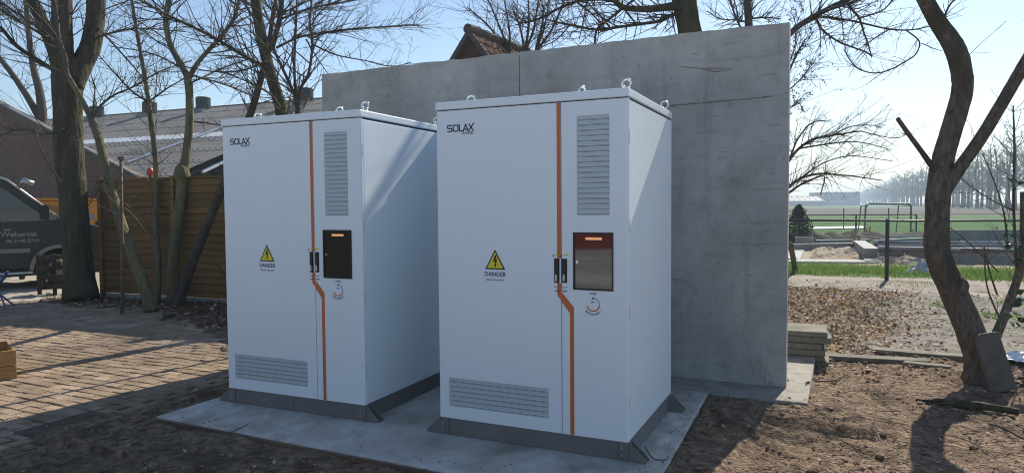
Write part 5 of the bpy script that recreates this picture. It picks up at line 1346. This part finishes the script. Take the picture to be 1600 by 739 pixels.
def stick(lab, pts, rad, material, seed):
    P = spline(pts, 5); o = empty('fallen_branch', pts[0]); tag(o, lab, 'branch')
    mb = MB(); n = len(P); mb.tube([q-Vector(pts[0]) for q in P], list(np.interp(np.linspace(0, 1, n), np.linspace(0, 1, len(rad)), rad)), 7, rough=.08, seed=seed)
    mb.build('stick', material, o, smooth=True)
gz = lambda px, py, h=.0: (lambda q: Vector((q.x, q.y, gh(q.x, q.y)+h)))(on_z(px, py, -.06))
stick('thick dark branch lying on the soil in front of the crooked tree', [gz(1438, 626, .02), gz(1470, 629, .035), gz(1505, 632, .03), gz(1535, 634, .03), gz(1592, 640, .02)], [.012, .026, .03, .03, .02], M['bark_d'], 4)
stick('pale bent twig lying on the soil at the lower right', [gz(1545, 662, .01), gz(1570, 670, .03), gz(1600, 682, .02), gz(1640, 690, .01)], [.006, .008, .008, .006], M['twigs'], 5)
stick('long thin twig lying beside the wall foot', [gz(1232, 595, .01), gz(1262, 599, .03), gz(1300, 594, .02), gz(1328, 584, .02)], [.004, .006, .006, .004], M['bark_k'], 6)
stick('slim dark twig standing against the wall foot', [gz(1203, 634, .0), Vector(at(1199, 618, 5.85)), Vector(at(1196, 605, 5.9))], [.006, .005, .004], M['bark_d'], 7)
stick('short forked twig sticking up at the end of the wall foot', [gz(1268, 640, .0), Vector(at(1265, 628, 5.75)), Vector(at(1262, 614, 5.8))], [.007, .006, .004], M['bark_d'], 8)
stick('small dry twig lying on the pad beside the nearer cabinet foot', [on_z(1008, 697, .012), on_z(1020, 715, .02), on_z(1038, 718, .02), on_z(1045, 712, .01)], [.003, .004, .004, .002], M['twigs'], 9)
stick('dry branch end lying under the slim trees by the fence', [gz(248, 503, .02), gz(262, 499, .05), gz(275, 496, .03)], [.02, .025, .02], M['twigs'], 10)

# ------------------------------------------------------------------ wire fence along the verge
FA, FB = at(1195, 440, 15.5), at(1700, 440, 13.4)
fd = Vector((FB.x-FA.x, FB.y-FA.y, 0)); fl = fd.length; fa = math.atan2(fd.y, fd.x)
wf = empty('wire_fence', (FA.x, FA.y, -.08), fa); tag(wf, 'dark green wire mesh fence with one round rail along the verge', 'fence')
zt_ = 1.27
MB().tube([(-.3, 0, zt_), (fl*.5, 0, zt_-.012), (fl+.3, 0, zt_)], .023, 8).build('top_rail', M['greenpost'], wf, smooth=True)
pp = on_z(1377, 432, -.075); xq = (Matrix.Rotation(-fa, 4, 'Z') @ (pp-FA)).x
for x in (xq, xq+3.0):
    MB().tube([(x, .0, -.1), (x, .0, zt_+.02), (x, 0, zt_+.035)], [.040, .040, .025], 12).build('post', M['greenpost'], wf, smooth=True)
mesh_ = MB(); g_ = .07; hh = zt_-.06
for k in range(int((fl+hh)/g_)):
    x = -hh+k*g_
    for s in (0, 1):
        a = (x, .012*s, .04); b = (x+hh, .012*s, .04+hh)
        if s: a, b = (x+hh, .012, .04), (x, .012, .04+hh)
        mesh_.tube([a, b], .0017, 3, cap=False)
tag(mesh_.build('wire_mesh', M['wire'], wf), kind='stuff')
lpst = empty('wooden_post', on_z(1244, 425, -.09)); tag(lpst, 'short leaning wooden post in the grass next to the wall end', 'post')
e_ = at(1235, 381, 15.5)-lpst.location
MB().tube([Vector((0, 0, -.1)), e_*.5, e_], [.06, .058, .055], 10, rough=.06, seed=2).build('pole', M['oldwood'], lpst, smooth=True)
# second, lower fence beyond the plot
G = [at(1195, 335, 37.5), at(1432, 334, 37.0)]
ff = empty('rail_fence', (G[0].x, G[0].y, -.1)); tag(ff, 'thin dark rail fence at the far side of the building plot', 'fence')
zf = 1.02; o_ = Vector((G[0].x, G[0].y, -.1)); g1 = Vector((G[1].x, G[1].y, -.1))-o_
up_ = Vector((0, 0, 1))
MB().tube([up_*zf, g1+up_*zf], .03, 6).build('rail', M['greenpost'], ff)
MB().tube([g1+up_*zf, g1+up_*zf+Vector((9, 2.5, 0))], .012, 5).build('wire', M['greenpost'], ff)
for t in (0.605, 1.0, 1.62):
    b = g1*t if t <= 1 else g1+Vector((9, 2.5, 0))*.55
    MB().tube([b+up_*-.1, b+up_*(zf+.02)], .045, 8).build('post', M['greenpost'], ff)
mesh_ = MB()
for k in range(90):
    b = g1*(k/90)
    mesh_.tube([b, b+up_*zf], .003, 3, cap=False)
for k in range(7): mesh_.tube([up_*(k*.15+.05), g1+up_*(k*.15+.05)], .003, 3, cap=False)
tag(mesh_.build('wire_mesh', M['wire'], ff), kind='stuff')
for px, lab in ((1318, 'thin lone field post to the left of the tubular goal'), (1388, 'thin lone field post seen inside the tubular goal')):
    b = at(px, 360, 44); o = empty('field_post', (b.x, b.y, -.1)); tag(o, lab, 'post', 'thin field posts'); MB().tube([(0, 0, 0), (0, 0, 1.32)], .035, 6).build('pole', M['greenpost'], o)
# tubular goal
b = at(1352, 362, 38.5); c = at(1423, 362, 38.5)
gl_ = empty('goal_frame', (b.x, b.y, -.1)); tag(gl_, 'rounded dark tubular goal frame in the green field', 'goal')
ax = Vector((c.x-b.x, c.y-b.y, 0)); al = ax.length; ax.normalize(); bk = Vector((-ax.y, ax.x, 0))
zg = 1.60
MB().tube([Vector((0, 0, 0))-ax*.05, up_*(zg-.2), up_*(zg-.05)+ax*.06, up_*zg+ax*.2, up_*zg+ax*(al-.2), up_*(zg-.05)+ax*(al-.06), up_*(zg-.2)+ax*al, ax*al], .05, 8).build('frame', M['goalpost'], gl_, smooth=True)
for k in (0, al):
    q = ax*k; MB().tube([q+up_*(zg-.1)+ax*(-.12 if k else .12), q+bk*.9+up_*(zg-.1)+ax*(-.2 if k else .2), q+bk*1.0+ax*(-.25 if k else .1)], .035, 6).build('stay', M['goalpost'], gl_)

# ------------------------------------------------------------------ foundations of a new building
fo = empty('house_foundation', (2.0, 19.0, -.1)); tag(fo, 'low grey block walls of a new foundation beyond the wire fence', 'foundation')
fO = Vector((2.0, 19.0, -.1)); FR = Matrix.Rotation(R(-14), 3, 'Z')
def F2(px, py, z=-.1): q = on_z(px, py, z)-fO; q.z = 0; return q
blk = MB().box(0, .60, 0, .2, 0, .2); blkm = MB().box(.006, .594, 0, .2, .004, .196).mesh('block', M['block'])
nblk = [0]
def block_wall(p, q, h, seed=1, capw=.2):
    d = (q-p); L_ = d.length; a = math.atan2(d.y, d.x); n = max(1, round(L_/.6)); rows_b = max(1, round(h/.2))
    for r_ in range(rows_b):
        for k in range(n):
            o = put('block', blkm, fo); hz = h/rows_b
            o.matrix_local = Matrix.Translation(p+Vector((0, 0, r_*hz))) @ Matrix.Rotation(a, 4, 'Z') @ Matrix.Translation((k*L_/n, 0, 0)) @ Matrix.Diagonal((L_/n/.6, capw/.2, hz/.2, 1))
            nblk[0] += 1
    cp = MB().box(0, L_, -.01, capw+.01, 0, .025).build('wall_cap', M['pale'], fo)
    cp.matrix_local = Matrix.Translation(p+Vector((0, 0, h+.002))) @ Matrix.Rotation(a, 4, 'Z')
P1, P2 = F2(1228, 394.5), F2(1351, 392.5)
P3 = F2(1372, 408.5); P4 = F2(1640, 416)
block_wall(P1, P2, .26); block_wall(P3, P2, .34, capw=.35); block_wall(P3, P4, .40)
P5, P6 = F2(1244, 383, -.1), F2(1360, 381, -.1)
block_wall(P5, P6, .16)
P7, P8 = F2(1478, 379, -.1), F2(1660, 379, -.1)
block_wall(P7, P8, .50); 
P9 = F2(1372, 385); block_wall(P9, P7, .22)
o = put('block', blkm, fo); o.matrix_local = Matrix.Translation(F2(1242, 392)+Vector((0, 0, .285))) @ Matrix.Diagonal((1, 1, 1.0, 1))
# timber, steel and foil lying over the right half
rs = random.Random(6)
for k in range(15):
    t = k/14; y_ = 376+t*16.5; d = 22.5-t*3.6
    x0 = 1372+rs.uniform(-8, 40)*(k % 2); x1 = rs.choice((1500, 1560, 1650, 1650))
    a = at(x0, y_+rs.uniform(-.4, .4), d)-fO; b = at(x1, y_+rs.uniform(-1.2, 1.2)+.6, d-(x1-x0)*.006)-fO
    mk = (M['bark_r'], M['pale'], M['rust'], M['pale'], M['bark_r'])[k % 5]
    MB().tube([a, a.lerp(b, .5)+up_*-.02, b], (.03, .05, .025, .035, .05)[k % 5], 5).build('board' if k % 5 in (1, 3) else 'bar', mk, fo)
for (x0, y0, x1, y1) in ((1366, 386, 1400, 390), (1460, 385, 1520, 389), (1390, 379, 1440, 377)):
    a, b = F2(x0, y0), F2(x1, y1); MB().tube([a+up_*.24, b+up_*.22], .05, 4).build('plank', M['pale'], fo)
for (q, lab) in (([(1350, 399), (1372, 399), (1397, 408), (1350, 409)], 'pale concrete strip footing near the fence post'), ([(1228, 387), (1258, 387), (1250, 405), (1228, 407)], 'pale concrete strip footing next to the wall end'), ([(1228, 404.5), (1372, 407.5), (1398, 410), (1228, 409)], 'long pale concrete kerb along the near side of the plot')):
    P_ = [on_z(px, py, -.02) for px, py in q]; c = sum(P_, Vector())/4; c.z = -.1
    o = empty('concrete_strip', c); tag(o, lab, 'concrete strip', 'pale concrete strips on the plot')
    MB().prism([(v.x-c.x, v.y-c.y, 0) for v in P_][::-1], (0, 0, .09)).build('strip', M['pale'], o, bevel=.01)
# heaps of sand between the walls: rough, so built as their own relief
def heap(pts, h, seed, lab):
    P_ = [on_z(px, py, -.07) for px, py in pts]; c = sum(P_, Vector())/len(P_); c.z = -.11
    a = P_[1]-P_[0]; b = P_[3]-P_[0]; V = []; F = []; n, m_ = 36, 18
    for j in range(m_+1):
        for i in range(n+1):
            u, v = i/n, j/m_; e = min(1, 6*min(u, 1-u, v, 1-v))
            q = P_[0]+a*u+b*v-c; z = e*h*(.35+.9*abs(mnoise.fractal((q.x*1.6, q.y*1.6, seed), 1, 2, 4)))+.02*e
            V.append((q.x, q.y, z))
    for j in range(m_):
        for i in range(n):
            k = j*(n+1)+i; F.append((k, k+1, k+n+2, k+n+1))
    mb = MB(); mb.add(V, F); o = mb.build('sand_heap', M['sand'], smooth=False, loc=c); tag(o, lab, 'sand heap', 'heaps of sand on the plot')
heap([(1262, 404), (1352, 404), (1352, 391), (1262, 391)], .24, 3, 'rough heap of sand behind the long kerb')
heap([(1330, 413), (1440, 415), (1440, 404), (1395, 406)], .26, 7, 'heap of sand in front of the right hand foundation wall')
for k, (px, py0, py1, lab) in enumerate(((1252, 374, 357, 'leftmost orange stake of the plot, beside the dark conifer'), (1257, 374, 358, 'orange stake just right of the leftmost one'), (1331, 374, 360, 'orange stake left of the goal, first of four'), (1335, 379, 358, 'orange stake left of the goal, second and tallest of four'), (1337, 373, 361, 'orange stake left of the goal, third of four'), (1342, 379, 368, 'short orange stake left of the goal, fourth of four'), (1354, 368, 356, 'orange stake just inside the goal, left one'), (1359, 367, 354, 'orange stake just inside the goal, right one'), (1426, 366, 358, 'small orange stake right of the goal'), (1557, 372, 353, 'orange stake behind the twigs at the right edge'))):
    b = on_z(px, py0+4, -.1); o = empty('marker_stake', b); tag(o, lab, 'stake', 'orange marker stakes')
    d_ = (b-CAM).dot(FWD); MB().box(-.035, .035, -.035, .035, 0, (py0+4-py1)*d_/FPX).build('stake', M['stake'], o, bevel=.004)
bank = MB(); a, b = on_z(1236, 377.5, -.1), on_z(1440, 376, -.1)
V = []; F = []; n = 60; d_ = b-a; nn = Vector((-d_.y, d_.x, 0)).normalized()
for i in range(n+1):
    q = a+d_*(i/n)
    for (w_, hz) in ((-.9, 0), (-.4, .32), (0, .48), (.5, .36), (1.1, 0)):
        v = q+nn*w_; V.append((v.x, v.y, -.12+hz*(.7+.6*abs(mnoise.noise((v.x*.9, v.y*.9, 2))))))
for i in range(n):
    for j in range(4):
        k = i*5+j; F.append((k, k+1, k+6, k+5))
bank.add(V, F); tag(bank.build('soil_bank', M['hedge']), kind='structure')
a, b = on_z(1270, 359.5, -.1), on_z(1352, 358.0, -.1)
wt = MB(); wt.prism([(a.x, a.y, -.05), (b.x, b.y, -.05), (b.x, b.y+4, -.05), (a.x, a.y+4, -.05)], (0, 0, .03)); tag(wt.build('foil_strip', M['plasticwhite']), 'shining white foil strip lying at the edge of the green field', 'foil')
# dark conifer
cb = on_z(1248, 386, -.1); cf = empty('conifer', cb); tag(cf, 'small dark conifer beside the wall end, beyond the fence', 'tree')
MB().tube([(0, 0, -.1), (0, 0, 1.5)], [.05, .02], 6).build('trunk', M['bark_d'], cf)
lv = MB(); rs = random.Random(14)
for _ in range(2600):
    z_ = rs.random()**.9*1.6; a0 = rs.uniform(0, 6.28); rmax = .85*max(0, 1-z_/1.62)**.75*(.7+.9*abs(mnoise.noise((a0*1.5, z_*3.2, 2)))); a = a0; r_ = rmax*math.sqrt(rs.random())
    leaf_at(lv, Vector((r_*math.cos(a), r_*math.sin(a), z_)), rs.uniform(.06, .13), .022, rs)
tag(lv.build('foliage', M['conifer'], cf), kind='stuff')

# ------------------------------------------------------------------ far buildings
b = at(1215, 320, 420); c = at(1289, 320, 420)
fb = empty('long_shed', (b.x, b.y, -.1), math.atan2(c.y-b.y, c.x-b.x)); tag(fb, 'long low far shed with two rows of bright roof lights', 'building'); L_ = (c-b).length
MB().box(0, L_, 0, 18, 0, 3.0).build('wall', M['farwall'], fb)
MB().prism([(0, -.5, 3.0), (0, 10, 6.2), (0, 20.5, 3.0)], (L_, 0, 0)).build('roof', M['farwall'], fb)
for k in range(8):
    for r_ in range(2):
        y0 = 1.6+r_*3.9; z0 = 3.0+(y0+.5)*3.2/10.5+.05
        mb = MB(); x0 = L_*.06+k*L_*.115; mb.add([(x0, y0, z0), (x0+2.1, y0, z0), (x0+2.1, y0+1.7, z0+1.7*.305), (x0, y0+1.7, z0+1.7*.305)], [(0, 1, 2, 3)]); mb.build('roof_light', M['farwhite'], fb)
b = at(1290, 320, 450); c = at(1344, 320, 450)
fb = empty('flat_hall', (b.x, b.y, -.1), math.atan2(c.y-b.y, c.x-b.x)); tag(fb, 'plain box shaped far hall in front of the avenue', 'building'); L_ = (c-b).length
MB().box(0, L_, 0, 25, 0, 8.6).build('wall', M['farwall'], fb, bevel=.1)
MB().box(-.1, L_+.1, -.1, 25.1, 8.6, 8.9).build('roof_edge', M['farwall'], fb)
MB().box(L_*.13, L_*.55, -.12, -.02, 2.6, 3.1).build('light_band', M['farwhite'], fb)

# ------------------------------------------------------------------ farm behind the viewer (seen in the dark panes)
bb = empty('brick_barn', (-9.6, -20.0, -.1)); tag(bb, 'red brick barn on the far side of the yard, seen only as a reflection', 'barn')
MB().box(0, 9.5, -8, 0, 0, 4.2).build('wall', mat('red_brick', (0.16, 0.035, 0.035), (0.2, 0.05, 0.045), 2, .9), bb)
MB().prism([(-.3, .5, 4.1), (-.3, -4, 7.6), (-.3, -8.5, 4.1)][::-1], (10.1, 0, 0)).build('roof', M['roofsheet'], bb)
hp = MB(); V = []; F = []; n = 46
for j in range(n+1):
    for i in range(n+1):
        u, v = i/n, j/n; x = -9+12*u; y = -18.5+9*v; e = math.sin(math.pi*u)*math.sin(math.pi*v)
        V.append((x, y, -.10+min(1, 5*e)*(.16+.10*mnoise.noise((x*.5, y*.5, 1))+.07*math.sin(y*4+1.5*math.sin(x*.7)+.5*x))))
for j in range(n):
    for i in range(n):
        k = j*(n+1)+i; F.append((k, k+1, k+n+2, k+n+1))
hp.add(V, F); tag(hp.build('covered_heap', M['plasticgrey'], smooth=True), 'heap under wrinkled grey sheeting, seen only as a reflection in the pane', 'heap')

ds = empty('timber_shed', (-14.0, -8.0, -.1)); tag(ds, 'black timber shed on the left of the yard, seen only as a reflection', 'shed')
MB().box(0, 8.6, -5, 0, 0, 2.9).build('wall', mat('black_timber', (0.02, 0.019, 0.017), (0.035, 0.032, 0.028), 3, .9), ds)
MB().prism([(-.2, .3, 2.9), (-.2, -2.5, 4.3), (-.2, -5.3, 2.9)][::-1], (9.0, 0, 0)).build('roof', M['roofsheet'], ds)

# ------------------------------------------------------------------ LITTER: leaves, grass, clods, twigs
rs = random.Random(99)
def scatter(n, x0, x1, y0, y1, keep):
    k = 0; out = []
    while len(out) < n and k < n*20:
        k += 1; x = rs.uniform(x0, x1); y = rs.uniform(y0, y1)
        if rs.random() < keep(x, y): out.append((x, y))
    xy = np.array(out); return xy, ground_h(xy[:, 0], xy[:, 1])
def leaf_keep(x, y):
    if x < 2.0 and y < 2.9: return 0
    lim = 2.55+0.10*(y-4)+.35*mnoise.noise((y*.8, 3.3, 1))
    base = 1.0 if x < lim else max(0.05, math.exp(-(x-lim)/.4))
    if y < 4.4: base *= max(.04, (y-2.9)/3.6)
    if y > 10.4: base *= .06
    return base
def lay_leaves(name, n, box, keep, material, L, seed):
    xy, zz = scatter(n, *box, keep); mb = MB()
    for (x, y), z in zip(xy, zz):
        l = rs.uniform(*L); w_ = l*rs.uniform(.3, .5); a = rs.uniform(0, 6.28); t1, t2 = rs.gauss(0, .35), rs.gauss(0, .35); cu = rs.uniform(.0, .5)*w_
        ca, sa_ = math.cos(a), math.sin(a)
        def T(u, v, h): return (x+u*ca-v*sa_, y+u*sa_+v*ca, z+.012+(.09 if (-2.1 < x < 2.2 and -.5 < y < 2.2 and name == 'pad_leaves') else 0)+u*t1+v*t2+h+abs(l*t1*.5))
        mb.add([T(-l/2, 0, 0), T(0, -w_, cu), T(l/2, 0, cu*.6), T(0, w_, cu)], [(0, 1, 2), (0, 2, 3)])
    return tag(mb.build(name, material), kind='stuff')
lay_leaves('fallen_leaves', 17000, (0.6, 7.5, 2.4, 12.0), leaf_keep, M['leaf'], (.02, .062), 1)
lay_leaves('yellow_leaves', 280, (0.6, 5.5, 4.2, 10.8), leaf_keep, M['leafy'], (.04, .08), 2)
lay_leaves('soil_litter', 3600, (-4, 5, -2.4, 4.0), lambda x, y: 0 if (-2.2 < x < 1.62 and -.56 < y < 2.3) else (.25 if x < -2.9 else .6 if x < 1.6 else 1), M['chip'], (.008, .034), 3)
lay_leaves('fence_litter', 1300, (-10.5, -4.5, 2.6, 4.6), lambda x, y: 1 if y > pave_back(np.array(x))-.1 else .1, M['leaf'], (.03, .08), 4)
gm = MB(); xy, zz = scatter(11000, .8, 7.5, 12.9, 16.2, lambda x, y: math.exp(-((y-14.4)/1.1)**2)*(.35+.65*(mnoise.noise((x*1.3, y*1.3, 0)) > -.25)))
for (x, y), z in zip(xy, zz):
    h = rs.uniform(.05, .17); a = rs.uniform(0, 6.28); w_ = rs.uniform(.006, .013); lx_, ly_ = rs.gauss(0, .05), rs.gauss(0, .05)
    gm.add([(x-w_*math.cos(a), y-w_*math.sin(a), z), (x+w_*math.cos(a), y+w_*math.sin(a), z), (x+lx_, y+ly_, z+h)], [(0, 1, 2)])
xy, zz = scatter(900, 2.2, 6.5, 6.0, 12.4, lambda x, y: 1 if mnoise.noise((x*.9, y*.9, 4)) > .25 else .03)
for (x, y), z in zip(xy, zz):
    h = rs.uniform(.02, .07); a = rs.uniform(0, 6.28); w_ = .006
    gm.add([(x-w_*math.cos(a), y-w_*math.sin(a), z), (x+w_*math.cos(a), y+w_*math.sin(a), z), (x+rs.gauss(0, .03), y+rs.gauss(0, .03), z+h)], [(0, 1, 2)])
tag(gm.build('grass', M['grass']), kind='stuff')
cm_ = MB()
ico = [(0, 0, 1), (.894, 0, .447), (.276, .851, .447), (-.724, .526, .447), (-.724, -.526, .447), (.276, -.851, .447), (.724, .526, -.447), (-.276, .851, -.447), (-.894, 0, -.447), (-.276, -.851, -.447), (.724, -.526, -.447), (0, 0, -1)]
icf = [(0, 1, 2), (0, 2, 3), (0, 3, 4), (0, 4, 5), (0, 5, 1), (1, 6, 2), (2, 7, 3), (3, 8, 4), (4, 9, 5), (5, 10, 1), (6, 7, 2), (7, 8, 3), (8, 9, 4), (9, 10, 5), (10, 6, 1), (11, 7, 6), (11, 8, 7), (11, 9, 8), (11, 10, 9), (11, 6, 10)]
xy, zz = scatter(6000, -3.2, 5.2, -2.4, 4.4, lambda x, y: 0 if (-2.2 < x < 1.62 and -.56 < y < 2.35) or (x < -2.9) or (x < 2.3 and y > 1.6) else (1 if x > 1.4 else .6)*max(.04, min(1, .45+1.6*mnoise.noise((x*1.4, y*1.4, 9)))))
for (x, y), z in zip(xy, zz):
    s = .003+.007*rs.random()**2+.03*rs.random()**20; sq = rs.uniform(.4, .75)
    cm_.add([(x+p[0]*s*rs.uniform(.7, 1.2), y+p[1]*s*rs.uniform(.7, 1.2), z+s*.25+p[2]*s*sq) for p in ico], icf)
tag(cm_.build('soil_clods', M['clod']), kind='stuff')
gr_ = MB()                               # grit and crumbs of soil carried onto the pad and lying along the wall
for k in range(1100):
    q = rs.random()
    if q < .3: x, y = rs.uniform(-2.6, 2.0), 2.17-abs(rs.gauss(0, .05))
    elif q < .55: x, y = rs.uniform(-2.1, 1.5), -.50+abs(rs.gauss(0, .06))
    elif q < .75: x, y = 1.50-abs(rs.gauss(0, .05)), rs.uniform(-.4, 1.8)
    else: x, y = rs.uniform(-2.1, 1.5), rs.uniform(-.5, 2.1)
    s = .0016+.006*rs.random()**6
    if x < 1.42 and .02 < y < 1.2 and not (-.6 < x < -.02): continue
    gr_.add([(x+p[0]*s*rs.uniform(.7, 1.4), y+p[1]*s*rs.uniform(.7, 1.4), .001+s*.3+p[2]*s*.5) for p in ico], icf)
tag(gr_.build('pad_grit', M['clod']), kind='stuff')
lay_leaves('pad_leaves', 26, (-2.0, 2.1, -.45, 2.1), lambda x, y: 0 if (x < 1.36 and -.03 < y < 1.25) else 1, M['leaf'], (.02, .05), 6)
lay_leaves('low_weeds', 1500, (3.9, 7.0, 6.2, 9.8), lambda x, y: max(0, min(1, 2.2*mnoise.noise((x*1.1, y*1.1, 6)))), M['grass'], (.02, .06), 7)
tg_ = MB(); xy, zz = scatter(420, -3.0, 5.4, -2.4, 10.5, lambda x, y: 0 if (-2.2 < x < 1.62 and -.56 < y < 2.35) or (x < 2.2 and y > 1.6) else 1)
for (x, y), z in zip(xy, zz):
    L_ = rs.uniform(.06, .35); a = rs.uniform(0, 6.28); b = rs.uniform(-.4, .4)
    p = Vector((x, y, z+.01)); q = p+Vector((math.cos(a), math.sin(a), rs.uniform(-.05, .15)))*L_*.5; w_ = q+Vector((math.cos(a+b), math.sin(a+b), rs.uniform(-.1, .1)))*L_*.5
    tg_.tube([p, q, w_], [.0035, .003, .002], 4, cap=False)
tag(tg_.build('ground_twigs', M['twig']), kind='stuff')

# ------------------------------------------------------------------ AIR: one closed box of thin haze round everything
hz = MB().box(-1270, 1270, -1270, 1270, -2.0, 29.0).build('haze', None)
hm = bpy.data.materials.new('haze_air'); hm.use_nodes = True
hn = hm.node_tree.nodes; hn.remove(hn["Principled BSDF"])
pv = hn.new("ShaderNodeVolumePrincipled"); pv.inputs["Color"].default_value = (0.66, 0.83, 1.0, 1); pv.inputs["Density"].default_value = 0.0013
pv.inputs["Anisotropy"].default_value = 0.2
hm.node_tree.links.new(pv.outputs[0], hn["Material Output"].inputs["Volume"])
hz.data.materials.append(hm); tag(hz, kind='stuff')
